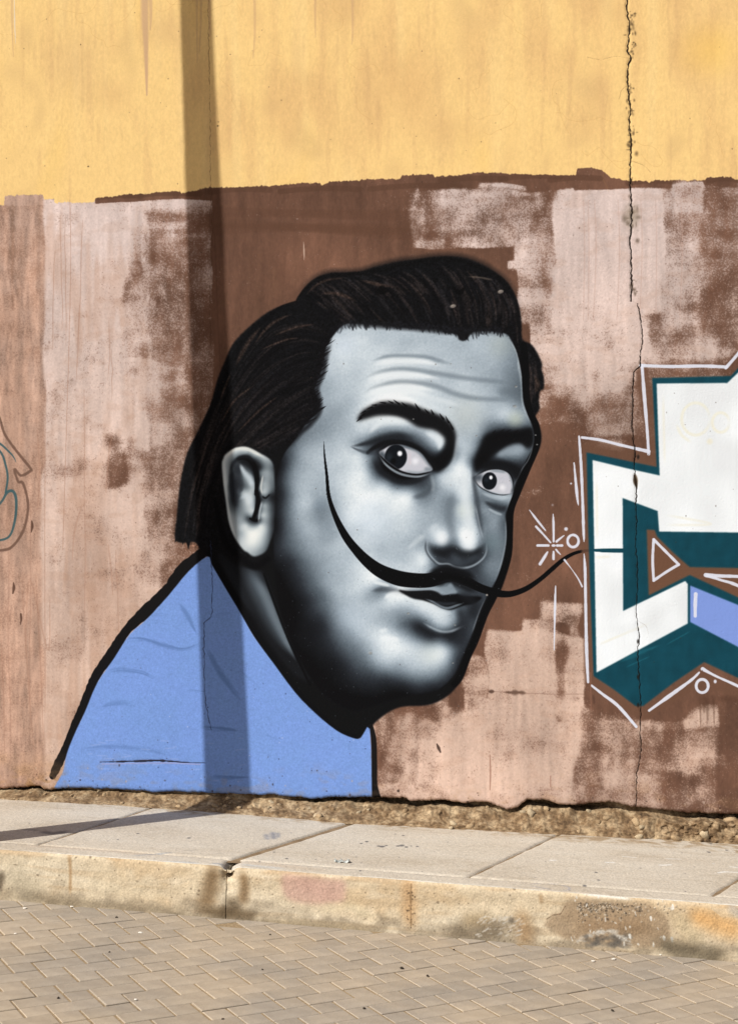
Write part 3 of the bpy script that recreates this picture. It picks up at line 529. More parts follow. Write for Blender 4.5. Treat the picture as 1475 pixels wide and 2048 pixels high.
    F([(853, 1080), (853, 1100), (862, 1115), (877, 1127), (896, 1128), (910, 1134), (928, 1136), (948, 1130), (965, 1117), (972, 1102), (972, 1085)], [2, 4, 4.5, 4.5, 4, 4.5, 5, 4.5, 4, 4, 2], 70, .7, 0)
    F([(851, 1080), (851, 1100), (860, 1116), (875, 1130)], 4, 12, .5, 0)
    F([(850, 1070), (835, 1080), (815, 1098)], [6, 14, 6], 88, .5, 0); F([(862, 1060), (872, 1052)], 14, 88, .5, 0)
    # ---- mouth
    F([(742, 1183), (762, 1179), (784, 1181), (808, 1187)], [4, 12, 14, 9], 24, .6, 0)
    F([(745, 1164), (765, 1168), (780, 1172)], [4, 8, 3], 95, .8, .05); F([(768, 1198), (780, 1190), (795, 1188), (806, 1196)], [4, 12, 12, 5], 96, .85, 0)
    F([(772, 1260), (760, 1262)], [10, 8], 95, .7, 0); F([(758, 1277), (775, 1277), (800, 1280)], [6, 16, 5], 97, .7, 0)
    LIP = [(797, 1181), (815, 1181), (836, 1180), (860, 1180), (874, 1184), (884, 1190), (897, 1188), (912, 1187), (930, 1192), (962, 1194), (950, 1206), (925, 1212), (902, 1220), (884, 1217), (866, 1208), (845, 1201), (822, 1196)]
    fill(C, LIP, (11, 11, 13), .97, 1.4, reg=R_LIP)
    F([(800, 1177), (825, 1179), (850, 1178), (870, 1176), (882, 1183), (892, 1187), (905, 1183), (918, 1184)], [3, 5, 5, 6, 6, 5, 5, 3], 62, .8, 0)
    stroke(C, [(848, 1197), (866, 1204), (882, 1213), (896, 1216), (915, 1210), (928, 1206)], [1, 4, 4, 5, 4, 1], G(56), .75, .1)
    stroke(C, [(866, 1203), (890, 1208), (915, 1205)], [3, 8, 3], G(24), .6, 0)
    F([(820, 1203), (845, 1209), (868, 1219), (885, 1226), (902, 1226)], [6, 12, 14, 14, 6], 90, .6, 0)
    F([(845, 1245), (862, 1255), (882, 1263), (900, 1263), (918, 1256), (930, 1250)], [3, 5, 6, 6, 5, 3], 74, .6, 0)
    F([(832, 1250), (850, 1261), (875, 1270), (905, 1268), (928, 1256)], [5, 9, 11, 9, 6], 8, .55, 0)
    F([(915, 1215), (925, 1240), (922, 1262), (915, 1290)], [14, 22, 22, 14], 16, .7, 0)
    F([(915, 1186), (935, 1196), (948, 1212), (940, 1235)], [14, 22, 24, 20], 10, .6, 0)
    # ---- ear
    EAR = [(444, 929), (447, 917), (452, 908), (471, 896), (493, 894), (517, 905), (544, 924), (549, 960), (550, 1020), (548, 1060), (541, 1080), (531, 1103), (509, 1113), (495, 1105), (485, 1098), (468, 1073), (457, 1041), (451, 997), (447, 967)]
    stroke(C, [(430, 1000), (450, 1080), (480, 1115), (510, 1132), (535, 1118)], [12, 18, 20, 22, 20], (8, 8, 10), .9, .2)
    ES = [(450,940,76),(449,985,74),(455,1030,72),(462,1055,72),(474,1080,70),(455,915,74),(470,902,82),(490,900,86),(510,908,80),(528,918,70),(540,928,52),(549,935,24),(452,965,78),
          (462,940,40),(466,925,34),(478,916,26),(495,914,10),(508,922,4),(518,935,6),(462,970,24),(465,1000,22),(468,1020,40),(472,1010,24),(474,960,16),(478,940,16),(480,928,22),(486,935,34),(478,990,26),(476,975,18),
          (488,950,52),(496,955,66),(503,965,74),(508,980,72),(507,995,66),(495,975,50),(487,972,32),(480,1010,44),(484,985,72),(490,995,78),(500,1005,86),(507,1020,82),(502,1030,66),(492,1012,70),(486,1022,56),(478,1028,50),(494,1034,30),
          (514,960,3),(518,985,3),(516,1000,3),(512,1012,4),(514,1025,4),(508,1038,3),(516,1042,8),(500,1038,12),(524,945,58),(526,965,66),(525,985,80),(536,945,62),(540,965,50),(536,985,54),(544,985,26),(528,998,30),(540,990,14),
          (527,1010,70),(523,1030,80),(520,1050,86),(532,1030,66),(530,1060,72),(540,1020,36),(542,1050,30),(536,1080,42),(549,1000,8),(550,1040,6),(547,1070,10),(525,1092,60),(540,1098,20),(515,1108,56),(500,1104,72),
          (490,1050,84),(500,1065,95),(510,1060,92),(492,1085,88),(505,1085,92),(484,1060,76),(478,1045,60),(481,1065,62),(473,1040,62),(486,1035,56),(518,1080,84)]
    a, x0, y0 = poly_alpha(spline(C.pts(EAR), 5, True), 1.6)
    g = rbf(C, ES, x0, y0, a.shape[1], a.shape[0], 2, 4.)
    cc = lut(g); cc = cc*np.array([1.02, 1.0, .97])
    C.put(a, x0, y0, np.clip(cc, 0, 1), 1, None, R_EAR); em = C.full(a, x0, y0)
    E_([(460, 945), (466, 928), (478, 918), (494, 914)], [5, 9, 10, 8], G(16), .75, 0); E_([(464, 935), (466, 965), (469, 995), (474, 1012)], [7, 13, 15, 8], G(17), .85, 0)
    E_([(476, 922), (490, 924), (505, 935), (512, 955)], [8, 12, 12, 9], G(6), .85, 0); E_([(477, 985), (482, 978)], 9, G(24), .6, 0); E_([(480, 928), (488, 944), (500, 958), (506, 975)], [5, 11, 13, 8], G(82), .85, 0); E_([(480, 998), (492, 992), (503, 1004), (505, 1020)], [6, 11, 13, 8], G(84), .6, 0)
    E_([(476, 918), (490, 916), (503, 924), (512, 942), (514, 965), (512, 988)], [7, 11, 14, 15, 13, 10], (8, 8, 10), .97, .35)
    E_([(513, 982), (516, 1003), (512, 1022), (507, 1036)], [11, 13, 11, 10], (8, 8, 10), .97, .35); E_([(500, 1037), (509, 1041), (518, 1040)], [5, 7, 4], (8, 8, 10), .9, .3)
    E_([(526, 950), (522, 975), (525, 990)], [3, 4, 3], (220, 220, 214), .7, 0); E_([(452, 915), (468, 900), (492, 898), (515, 908), (530, 916)], [4, 6, 6, 6, 4], (226, 226, 218), .8, 0); E_([(449, 925), (450, 960), (454, 1005), (462, 1050), (474, 1082)], [5, 7, 7, 7, 6], (206, 212, 212), .75, 0)
    E_([(461, 940), (464, 975), (470, 1010)], [7, 14, 10], G(15), .8, 0); E_([(470, 925), (480, 960), (482, 985)], [8, 12, 8], G(18), .6, 0); E_([(468, 925), (480, 915), (496, 914), (508, 924)], [6, 8, 8, 6], G(8), .8, 0)
    E_([(524, 992), (531, 996), (540, 988)], [3, 4, 3], (12, 12, 14), .8, .1); E_([(524, 1002), (519, 1025), (517, 1045)], 4, G(88), .6, 0)
    # ---- moustache
    bk = (9, 9, 11)
    stroke(C, [(647, 883), (649, 915), (653, 950), (656, 985), (662, 1010), (674, 1041), (691, 1073), (710, 1098), (733, 1122), (760, 1142), (795, 1156), (830, 1161), (860, 1160), (885, 1152), (903, 1150)], [1, 4, 6, 7.5, 9, 12, 16, 18.5, 23, 28, 32, 31, 30, 30, 26], bk, 1, .86, reg=R_MOU)
    stroke(C, [(885, 1148), (910, 1152), (935, 1164), (960, 1176), (985, 1184), (1004, 1188), (1025, 1187), (1052, 1177), (1080, 1158), (1102, 1139), (1124, 1120), (1142, 1109), (1160, 1103), (1183, 1100)], [24, 26, 20, 17, 16, 14, 12, 10.5, 9, 9, 8, 7, 6, 5], bk, 1, .84, reg=R_MOU)
    F([(852, 1150), (870, 1142), (890, 1138), (912, 1141), (935, 1150), (952, 1164)], [8, 14, 18, 18, 16, 10], 3, .95, 0)
    F([(866, 1172), (880, 1168), (895, 1162), (912, 1168), (935, 1178), (955, 1184)], [6, 10, 8, 12, 12, 8], 5, .8, 0)
    fill(C, [(901, 1166), (908, 1176), (913, 1186), (900, 1188), (888, 1184), (878, 1178), (893, 1172)], G(60), .8, 1.6)
    blob(C, 973, 1190, 3, (190, 180, 168), .8, .3)
    # ------------------------------------------------------------ letter on the right
    teal = (19, 68, 81)
    stroke(C, [(1283, 745), (1300, 850), (1300, 920), (1180, 892), (1166, 900), (1174, 1100), (1180, 1365), (1240, 1400), (1284, 1430), (1330, 1400), (1403, 1352), (1500, 1400)], 30, (110, 78, 61), .8, .55, curve=False)
    LT = [(1172, 905), (1312, 934), (1303, 756), (1460, 752), (1476, 735), (1560, 648), (1700, 652), (1690, 1404), (1600, 1430), (1475, 1356), (1407, 1324), (1345, 1366), (1285, 1412), (1270, 1412), (1228, 1380), (1186, 1352), (1180, 1200), (1175, 1050)]
    a, x0, y0 = fill(C, LT, teal, 1, 1.1, False, reg=R_LOUT); lm = C.full(a, x0, y0)
    C.rgb *= (1+.022*(N(4, 9, 50)+.6*N(14, 4, 51))*lm)[..., None]
    for P in ([(1235, 1325), (1280, 1305), (1320, 1290)], [(1250, 1335), (1300, 1312)], [(1330, 1290), (1380, 1262)]): stroke(C, P, [2, 8, 2], (34, 104, 118), .5, .1, clip=lm, jit=.5)
    wht = (243, 244, 243)
    LW = [(1184, 920), (1250, 936), (1318, 951), (1312, 767), (1453, 766), (1476, 744), (1568, 664), (1684, 668), (1680, 1000), (1610, 1068), (1475, 1065), (1317, 1063), (1314, 1022), (1244, 996), (1245, 1222), (1369, 1162), (1374, 1168), (1374, 1247), (1192, 1345), (1188, 1130)]
    a, x0, y0 = fill(C, LW, wht, 1, .9, False, reg=R_LFACE); wm = C.full(a, x0, y0)
    C.rgb -= (.018*np.clip(N(18, 26, 52), -1, 2)*wm)[..., None]
    for x, y, rr in ((1390, 838, 28), (1440, 845, 17)):
        stroke(C, [(x+rr*np.cos(t), y+rr*1.15*np.sin(t)) for t in np.linspace(0, 6.3, 16)], 6, (240, 234, 212), .75, .1, clip=wm)
    blob(C, 1418, 883, 9, (238, 230, 206), .8, .2, clip=wm); stroke(C, [(1352, 850), (1362, 870), (1380, 884)], 6, (241, 236, 216), .7, .1, clip=wm)
    for P in ([(1192, 960), (1193, 1080)], [(1190, 1115), (1220, 1113)], [(1195, 1290), (1300, 1245)], [(1325, 790), (1328, 930)], [(1330, 1030), (1420, 1048), (1330, 1050)]): stroke(C, P, 5, (240, 234, 214), .55, .1, clip=wm)
    stroke(C, [(1210, 1260), (1290, 1250), (1340, 1200)], 26, (232, 233, 232), .5, 0, clip=wm)
    stroke(C, [(1181, 1100), (1210, 1101), (1247, 1101)], [5, 8, 9], teal, 1, .8, reg=R_LOUT)
    brn = (112, 79, 60)
    fill(C, [(1292, 1059), (1308, 1060), (1313, 1073), (1345, 1105), (1378, 1134), (1475, 1136), (1700, 1140), (1700, 1320), (1475, 1195), (1378, 1150), (1296, 1191)], brn, 1, 1.2, False, reg=R_DADO)
    fill(C, [(1379, 1171), (1475, 1210), (1640, 1282), (1640, 1382), (1475, 1294), (1379, 1244)], (130, 154, 220), 1, 1, False, reg=R_LBLUE)
    lin = (226, 226, 236)
    Ln = lambda P, w, op=.95, reg=R_LINE: stroke(C, P, w, lin, op, .6, reg=reg, curve=len(P) > 2, jit=.12, hgt=.2)
    for P in ([(1306, 1079), (1331, 1104), (1356, 1129)], [(1356, 1129), (1331, 1144), (1306, 1161)], [(1306, 1161), (1304, 1120), (1306, 1079)]): Ln(P, 6)
    Ln([(1410, 1150), (1440, 1152), (1476, 1153), (1560, 1158)], [10, 7, 7, 6]); Ln([(1412, 1151), (1440, 1160), (1476, 1172), (1560, 1215)], [8, 5, 7, 6])
    Ln([(1390, 1188), (1389, 1210), (1389, 1232)], 7.5)
    Ln([(1280, 731), (1340, 733), (1400, 732), (1452, 734)], 7); Ln([(1450, 736), (1476, 706), (1540, 630), (1700, 632)], 7)
    Ln([(1283, 735), (1288, 800), (1293, 860), (1296, 908)], [6, 8, 6, 6]); Ln([(1296, 903), (1240, 890), (1200, 880), (1163, 875)], [8, 6, 6, 6])
    Ln([(1157, 873), (1161, 930), (1164, 1000), (1166, 1062), (1167, 1083)], [4, 6, 6, 6, 2]); Ln([(1167, 1108), (1169, 1140), (1170, 1200), (1172, 1300), (1175, 1364)], [2, 6, 6, 7, 5])
    Ln([(1147, 926), (1151, 970), (1154, 1000), (1156, 1011)], [3, 6, 5, 1]); Ln([(1182, 1371), (1205, 1389), (1235, 1412), (1271, 1453)], [4, 6, 7, 6]); Ln([(1297, 1421), (1340, 1390), (1380, 1361), (1397, 1345)], [5, 8, 6, 4])
    Ln([(1404, 1338), (1430, 1352), (1476, 1373), (1560, 1415)], [9, 5, 6, 6]); Ln([(1110, 1172), (1109, 1210), (1108, 1260), (1107, 1300)], [2, 5, 3, 2]); Ln([(1128, 1120), (1142, 1138), (1155, 1157), (1163, 1173)], [4, 2, 3, 4])
    for x, y, rr, w in ((1403, 1372, 12, 6), (1145, 1082, 11, 5.5)):
        Ln([(x+rr*np.cos(t), y+rr*1.1*np.sin(t)) for t in np.linspace(0, 6.3, 18)], w, reg=R_RING)
    blob(C, 1429, 1363, 4, lin, .95, .4, 5); blob(C, 1131, 1058, 5, lin, .95, .4); blob(C, 1141, 967, 2.6, lin, .9, .4); blob(C, 1104, 1010, 4, lin, .4, 0)
    for P, w in (([(1105, 1028), (1106, 1050), (1106, 1083)], [2, 5, 4]), ([(1071, 1053), (1085, 1068), (1100, 1085)], [5, 4, 4]), ([(1058, 1020), (1073, 1040), (1090, 1061)], [2, 5, 3]), ([(1074, 1091), (1085, 1091), (1096, 1091)], 5), ([(1113, 1091), (1118, 1091), (1123, 1091)], 5), ([(1112, 1083), (1118, 1078), (1127, 1071)], [5, 4, 2]), ([(1106, 1103), (1106, 1110), (1106, 1118)], [4, 5, 5]), ([(1094, 1104), (1088, 1114), (1079, 1128)], [3, 6, 6]), ([(1111, 1099), (1115, 1104), (1120, 1109)], [4, 4, 2]), ([(1104, 1091), (1106, 1091), (1108, 1091)], 5)):
        Ln(P, w, reg=R_STAR)
    for x, w, L in ((1398, 8, 70), (1412, 14, 60), (1425, 7, 66), (1405, 12, 40)): stroke(C, [(x, 1390), (x+1, 1410), (x+2, 1390+L)], [w, w*.6, 1.5], (84, 58, 44), .4, 0)
    stroke(C, [(1436, 1396), (1476, 1400)], 14, (88, 60, 46), .5, .1); stroke(C, [(1186, 1390), (1187, 1408)], 5, (76, 52, 42), .5, .1)
    # ---- marks at the left edge
    bm, tm = (112, 84, 70), (62, 92, 96)
    for P, w in (([(-60, 700), (-20, 790), (0, 838), (10, 868), (32, 900), (61, 936), (61, 942), (43, 951), (30, 939), (37, 963), (46, 966), (55, 995), (56, 1024), (47, 1061), (28, 1090), (8, 1100), (-30, 1098), (-90, 1070)], 7),):
        stroke(C, P, w, bm, .85, .4, reg=R_SCR, jit=.15)
    for P, w in (([(-60, 880), (-20, 880), (0, 887), (17, 902), (27, 913), (33, 925)], [6, 6, 5, 4, 3, 1]), ([(-40, 870), (0, 902), (12, 931), (16, 956), (12, 985)], 5), ([(-50, 1060), (0, 1008), (15, 985), (27, 983), (33, 1000), (31, 1036), (22, 1068), (7, 1079), (-20, 1080), (-60, 1070)], [5, 5, 7, 7, 7, 6, 5, 5, 5, 5])):
        stroke(C, P, w, tm, .9, .5, reg=R_SCR)
    # ------------------------------------------------------------ cracks and wear
    CR = [(1252, -120), (1253, -40), (1252, 0), (1254, 30), (1258, 55), (1254, 90), (1254, 105), (1262, 117), (1255, 132), (1254, 170), (1259, 216), (1257, 251), (1261, 291), (1259, 321), (1259, 371), (1262, 431), (1259, 472), (1261, 532), (1262, 602)]
    CR2 = [(1274, 607), (1279, 632), (1284, 672), (1279, 712), (1280, 731), (1267, 743), (1264, 775), (1264, 820), (1262, 850), (1266, 885), (1269, 910), (1267, 930), (1269, 963), (1272, 985), (1270, 1010), (1272, 1050), (1269, 1090), (1273, 1130), (1273, 1180), (1271, 1215), (1273, 1240), (1278, 1270), (1275, 1290), (1274, 1320), (1278, 1360), (1280, 1410), (1279, 1450), (1280, 1500), (1272, 1550), (1270, 1620)]
    def crack(P, w, seed, deep, op=.95, c=(30, 22, 18)):
        r = np.random.RandomState(seed); P = np.array(P, float); L = np.concatenate([[0], np.cumsum(np.hypot(*np.diff(P, axis=0).T))])
        q = np.linspace(0, L[-1], max(4, int(L[-1]/5))); X = np.interp(q, L, P[:, 0])+r.uniform(-1.5, 1.5, len(q)); Y = np.interp(q, L, P[:, 1])
        stroke(C, np.stack([X, Y], -1), w*r.uniform(.5, 1.5, len(q)), c, op, .45, curve=False, hgt=-deep)
    for (x, y, rr) in ((1258, 55, 12), (1258, 110, 9), (1257, 178, 8), (1260, 212, 13), (1259, 260, 8), (1260, 284, 14), (1262, 430, 22), (1264, 575, 12), (1262, 30, 8), (1264, 90, 6), (1259, 365, 8)):
        for k in range(16): blob(C, x+PR.normal(0, rr*.4)+2, y+PR.normal(0, rr*.7), PR.uniform(1.5, rr*.45), (64, 50, 34), PR.uniform(.25, .6), 0, PR.uniform(2, rr*.6))
    blob(C, 1262, 432, 24, (120, 106, 80), .45, 0, 40)
    for P in ([(1262, 117), (1230, 112), (1200, 120), (1172, 114)], [(1259, 321), (1285, 330), (1300, 344)], [(1262, 602), (1274, 607)], [(1279, 632), (1300, 640), (1318, 637)], [(1254, 170), (1240, 180), (1236, 200)], [(1264, 820), (1250, 836), (1246, 860)], [(1272, 1240), (1290, 1250), (1296, 1268)]): crack(P, .9, int(P[0][0]), .6, .4, (96, 70, 48))
    crack(CR, 2.5, 1, 6, .92); crack(CR2, 1.8, 2, 4, .8); crack(CR2[3:12], 1.6, 3, 2)
    fill(C, [(1268, 947), (1274, 958), (1273, 976), (1269, 972), (1265, 962)], (96, 78, 58), 1, .8); stroke(C, [(1267, 950), (1270, 964), (1272, 976)], [2, 5, 2], (40, 30, 22), .9, .4, hgt=-4)
    for y in (914, 1283, 1354, 1410): blob(C, 1275, y, 4, (34, 28, 24), .85, .2, 7)
    LC = [(416, -60), (417, 60), (419, 150), (420, 240), (421, 320), (421, 372), (424, 450), (422, 520), (420, 600), (421, 680), (413, 730), (403, 775), (402, 830), (398, 870)]
    crack(LC, 1.1, 4, 1.5, .55, (84, 60, 42)); crack([(421, 1081), (423, 1121), (425, 1174), (423, 1235), (409, 1243), (407, 1284), (409, 1341), (408, 1386), (414, 1420), (422, 1460)], 1.5, 5, 2, .7, (54, 60, 84))
    r = np.random.RandomState(8)
    for k in range(34):                                       # hairline crazing in the ochre
        x, y = r.uniform(-300, 1700), r.uniform(-120, 330); a = r.uniform(0, 6.3); P = [(x, y)]
        for i in range(9): a += r.normal(0, .7); P.append((P[-1][0]+14*np.cos(a), P[-1][1]+14*np.sin(a)))
        stroke(C, P, .9, (184, 134, 72), .4, .3)
    for k in range(420):                                      # pits and specks
        x, y = r.uniform(-700, 2100), r.uniform(-100, 1600); s = r.uniform(.7, 1.9)
        blob(C, x, y, s, (70, 54, 44), r.uniform(.3, .8), .2, s*r.uniform(.7, 1.6), hgt=-.8)
    for k in range(260):
        x, y = r.uniform(560, 1010), r.uniform(1040, 1440); s = r.uniform(.8, 1.8)
        blob(C, x, y, s, (126, 134, 140), r.uniform(.15, .5), .2, hgt=r.uniform(.4, 1.6))
    for x, y, s in ((1031, 773, 4), (1029, 813, 6), (953, 797, 2), (900, 815, 2.5), (901, 728, 2.5), (826, 838, 3), (952, 872, 3), (1070, 870, 3), (1073, 889, 3), (816, 1227, 4), (740, 1306, 6), (909, 1250, 3), (905, 1326, 3), (177, 333, 3), (436, 252, 3), (437, 244, 2)):
        blob(C, x, y, s, (150, 150, 146) if x > 450 else (70, 56, 40), .8, .2, s*.75, hgt=s*.5 if x != 740 else -2.5)
    for P in ([(1055, 1388), (1063, 1386), (1072, 1384)],): pass
    stroke(C, [(979, 1383), (985, 1383)], 9, (74, 52, 42), .8, .2, jit=.4); stroke(C, [(1006, 1384), (1020, 1385), (1040, 1385), (1052, 1387)], [3, 9, 7, 1], (84, 60, 48), .75, .1, jit=.5); stroke(C, [(985, 1383), (1005, 1384), (1100, 1388), (1180, 1388)], 1.4, (120, 88, 72), .5, .2)
    stroke(C, [(873, 1488), (876, 1495), (880, 1504)], [5, 9, 6], (66, 48, 40), .85, .3, jit=.5, hgt=-1.5); blob(C, 796, 1582, 4, (52, 40, 34), .85, .3)
    for P in ([(979, 1510), (980, 1545), (979, 1580)], [(1100, 1552), (1100, 1574)], [(1180, 1345), (1181, 1420)]): stroke(C, P, [2, 4, 2], (150, 104, 84), .6, .2)
    for k in range(120):                                      # worn and splashed foot of the wall
        x = r.uniform(-500, 1900); y = np.interp(x, *np.array(BASE_PX).T)-abs(r.normal(0, 22))
        s = r.uniform(1, 3.6); blob(C, x, y, s, (60, 46, 40) if k % 3 else (206, 180, 160), r.uniform(.4, .85), .1, s*r.uniform(.6, 1.6), hgt=-1.2 if k % 3 else .6)
    for k in range(1500):                                     # grit under the paint
        x, y = r.uniform(-300, 1800), 1600-abs(r.normal(0, 650)); s = r.uniform(1.0, 2.4); h_ = r.uniform(.25, .9)*(1 if k % 3 else -1)
        (X, Y), = C.pts([(x, y)]); X, Y = int(X), int(Y)
        if 4 < X < W-5 and 4 < Y < H-5:
            gy, gx = np.mgrid[-3:4, -3:4]; C.hgt[Y-3:Y+4, X-3:X+4] += h_*np.exp(-(gx**2+gy**2)/(s*s)).astype(np.float32)
    XB = C.pts(BASE_PX); yb = np.interp(xs, XB[:, 0], XB[:, 1])
    dirt = sstep(70, -4, yb[None]-yy+14*N(14, 8, 60))*.5*sstep(-.4, 1.6, N(5, 3, 61)+.6*N(24, 8, 62))
    lx = 1-sstep(*C.pts([(105, 1500), (150, 1500)])[:, 0], xx+6*wob)
    dirt = dirt*(.35+.9*lx)+lx*.55*sstep(110, 10, yb[None]-yy+14*N(14, 8, 60))*sstep(-.8, 1.2, N(20, 9, 63))
    C.rgb += (col((176, 134, 92))*(1+.1*grain)[..., None]-C.rgb)*np.clip(dirt, 0, .9)[..., None]
    # plaster relief in millimetres
    C.hgt += .07*N(1.4, 1.4, 76)+.10*N(2.6, 2.6, 77)+.05*grain+.30*N(9, 9, 70)+1.3*N(60, 60, 71)+.22*N(3, 16, 72)*dado*(1-fm)
    np.clip(C.rgb, 0, 1, out=C.rgb)
# ---------------------------------------------------------------- ground survey
def un(x, y, pl):
    """sight line of a traced point met with the plane Z = a + bX + cY"""
    a, b, c = pl; dx = (np.asarray(x, float)-CX)/F_; dz = -(np.asarray(y, float)-HY)/F_
    Y = a/(dz-b*dx-c); return np.stack([dx*Y, Y, dz*Y], -1)
_t = math.tan(YAW)
SIDE = (-1.519-.012*7.2, -.0363+.012*_t, .012)
KA, KB = un(0, 1699, SIDE), un(1475, 1812, SIDE)
KK = (KB-KA)[:2]; KLEN = np.linalg.norm(KK); KK = KK/KLEN; KN = np.array([KK[1], -KK[0]])      # along the kerb; out over the road
_z0 = -(1797-HY)/F_*KA[1]; _z1 = -(1922-HY)/F_*KB[1]; _s = (_z1-_z0)/KLEN
ROAD = (_z0-_s*(KA[0]*KK[0]+KA[1]*KK[1]), _s*KK[0], _s*KK[1])
def zpl(pl, X, Y): return pl[0]+pl[1]*X+pl[2]*Y
def ksq(P): d = np.asarray(P)[..., :2]-KA[:2]; return d@KK, -(d@KN)          # along the kerb, back from its edge
def kxy(s, q): return KA[:2]+np.multiply.outer(s, KK)-np.multiply.outer(q, KN)
def kerb_sq(x, y):
    """traced point -> (s, q): q > 0 on the slabs, q < 0 is depth down the kerb face"""
    x = np.asarray(x, float); y = np.asarray(y, float)
    ye = 1699+(1812-1699)*x/1475+8*np.sin(np.clip(x/1475, 0, 1)*np.pi)*-.4
    s1, q1 = ksq(un(x, y, SIDE))
    dx = (x-CX)/F_; A = KA[:2]@KN; Yf = A/(dx*KN[0]+KN[1]); Pf = np.stack([dx*Yf, Yf], -1)
    s2 = (Pf-KA[:2])@KK; zf = -(y-HY)/F_*Yf; q2 = zf-zpl(SIDE, Pf[..., 0], Pf[..., 1])
    top = y < ye
    return np.where(top, s1, s2), np.where(top, q1, q2)
GP, GS0, GS1, GQ0, GQ1 = 380., -2.4, 6.0, -.30, 1.55
def ground_canvas():
    def tomap(x, y):
        s, q = kerb_sq(x, y); return np.stack([(s-GS0)*GP, (GQ1-q)*GP], -1)
    return Canvas(int((GS1-GS0)*GP), int((GQ1-GQ0)*GP), tomap)

def paint_ground(C):
    W, H = C.w, C.h
    N = lambda sx, sy, sd: noise(sx, sy, sd, W, H, 500, 900)
    col = lambda c: np.array(c, np.float32)/255
    def lay(a, c): C.rgb[:] += (col(c)-C.rgb)*np.clip(a, 0, 1)[..., None]
    C.rgb[:] = col((216, 201, 180))
    fine = N(.8, .8, 80); med = N(5, 3, 81); big = N(50, 24, 82); sm = N(26, 5, 83)
    lay(.45*sstep(-.2, 1.8, big+.4*med), (196, 178, 154)); lay(.35*sstep(.2, 2, -big+.5*sm), (228, 216, 198))
    lay(.25*sstep(.8, 2.2, sm), (186, 166, 140)); lay(.30*sstep(1.5, 2.6, N(2.2, 1.6, 84)+.4*big), (168, 152, 132))
    q = (GQ1-(np.arange(H)+.5)/GP)[:, None]; s = (GS0+(np.arange(W)+.5)/GP)[None]
    top = q > 0
    inner = sstep(.92, 1.10, q+.035*N(24, 9, 85)+.02*N(4, 3, 89)+.0*s); lay(.85*inner*sstep(-.9, .9, N(6, 4, 86)), (172, 146, 114))
    # spots of gum, tar and paint on the slabs
    r = np.random.RandomState(4)
    def spot(x, y, rx, c, op=.8, ry=None, hard=.3): blob(C, x, y, rx, c, op, hard, ry if ry else rx*1.6, 0)
    for k in range(170):
        x = r.uniform(-300, 1700); ylo = np.interp(x, [0, 480, 980, 1475], [1602, 1632, 1664, 1694]); yhi = 1699+113*x/1475
        y = r.uniform(ylo, yhi-4); spot(x, y, r.uniform(.8, 2.8), (110, 104, 104) if k % 4 else (232, 226, 214), r.uniform(.25, .7))
    for x, y, rx in ((757, 1692, 5), (764, 1693, 7), (772, 1691, 4), (795, 1692, 5), (803, 1691, 7), (812, 1694, 5), (822, 1692, 3), (834, 1693, 4), (790, 1668, 3), (733, 1683, 5), (722, 1687, 4), (806, 1671, 4), (573, 1717, 4), (548, 1704, 3), (720, 1741, 3), (1168, 1771, 5), (1196, 1760, 4), (1191, 1745, 4), (1416, 1704, 5), (1452, 1700, 4), (1420, 1687, 4), (276, 1667, 4), (236, 1679, 3), (378, 1676, 5)):
        spot(x, y, rx, (92, 88, 88), .75, rx*1.5)
    for P, w, c, o in (([(532, 1668), (535, 1680)], 12, (130, 132, 142), .5), ([(545, 1664), (548, 1679)], 13, (124, 126, 138), .6), ([(556, 1665), (557, 1676)], 8, (130, 132, 142), .5), ([(85, 1662), (105, 1666), (135, 1662)], 22, (90, 84, 84), .55), ([(50, 1658), (75, 1660)], 14, (120, 114, 108), .45),
                      ([(265, 1711), (300, 1709), (345, 1705)], 9, (140, 148, 160), .5), ([(320, 1722), (360, 1724), (400, 1727)], 12, (172, 178, 186), .45), ([(425, 1727), (445, 1728)], 8, (128, 138, 156), .5), ([(480, 1728), (520, 1733), (570, 1737)], 12, (206, 208, 208), .5), ([(140, 1640), (165, 1639)], 4, (140, 132, 124), .5), ([(400, 1700), (360, 1702)], 4, (150, 140, 128), .4)):
        stroke(C, P, w, c, o, 0)
    for P in ([(1055, 1770), (1075, 1767), (1110, 1768), (1135, 1774), (1135, 1780), (1115, 1782)], [(1057, 1771), (1085, 1776), (1105, 1779)]): stroke(C, P, [2, 4, 5, 5, 3], (176, 168, 166), .7, .1)
    for P, w in (([(1435, 1745), (1450, 1743), (1475, 1744)], 9), ([(1460, 1733), (1475, 1734)], 6), ([(1318, 1730), (1330, 1730), (1340, 1729)], 9), ([(1330, 1717), (1360, 1718)], 4), ([(1212, 1725), (1225, 1725)], 9), ([(1245, 1713), (1270, 1715)], 5), ([(1100, 1721), (1110, 1721)], 7), ([(1425, 1727), (1428, 1727)], 4)):
        stroke(C, P, w, (246, 240, 230), .85, .2, jit=.4)
    for P in ([(480, 1722), (560, 1731), (660, 1742)], [(30, 1688), (200, 1700), (330, 1712)]): stroke(C, P, 26, (204, 178, 150), .35, 0)
    # pale worn arris
    e = np.exp(-((q-.004)/.015)**2)*sstep(-1.3, .5, N(40, 3, 87)+.5*N(5, 3, 88)); lay(.95*e, (238, 230, 214))
    # kerb face
    fc = ~top
    kb = col((226, 204, 170))*np.ones((H, W, 3), np.float32)
    def klay(a, c): kb[:] += (col(c)-kb)*np.clip(a, 0, 1)[..., None]
    kbig = N(60, 22, 90); kst = N(34, 3, 91); km = N(8, 6, 92)
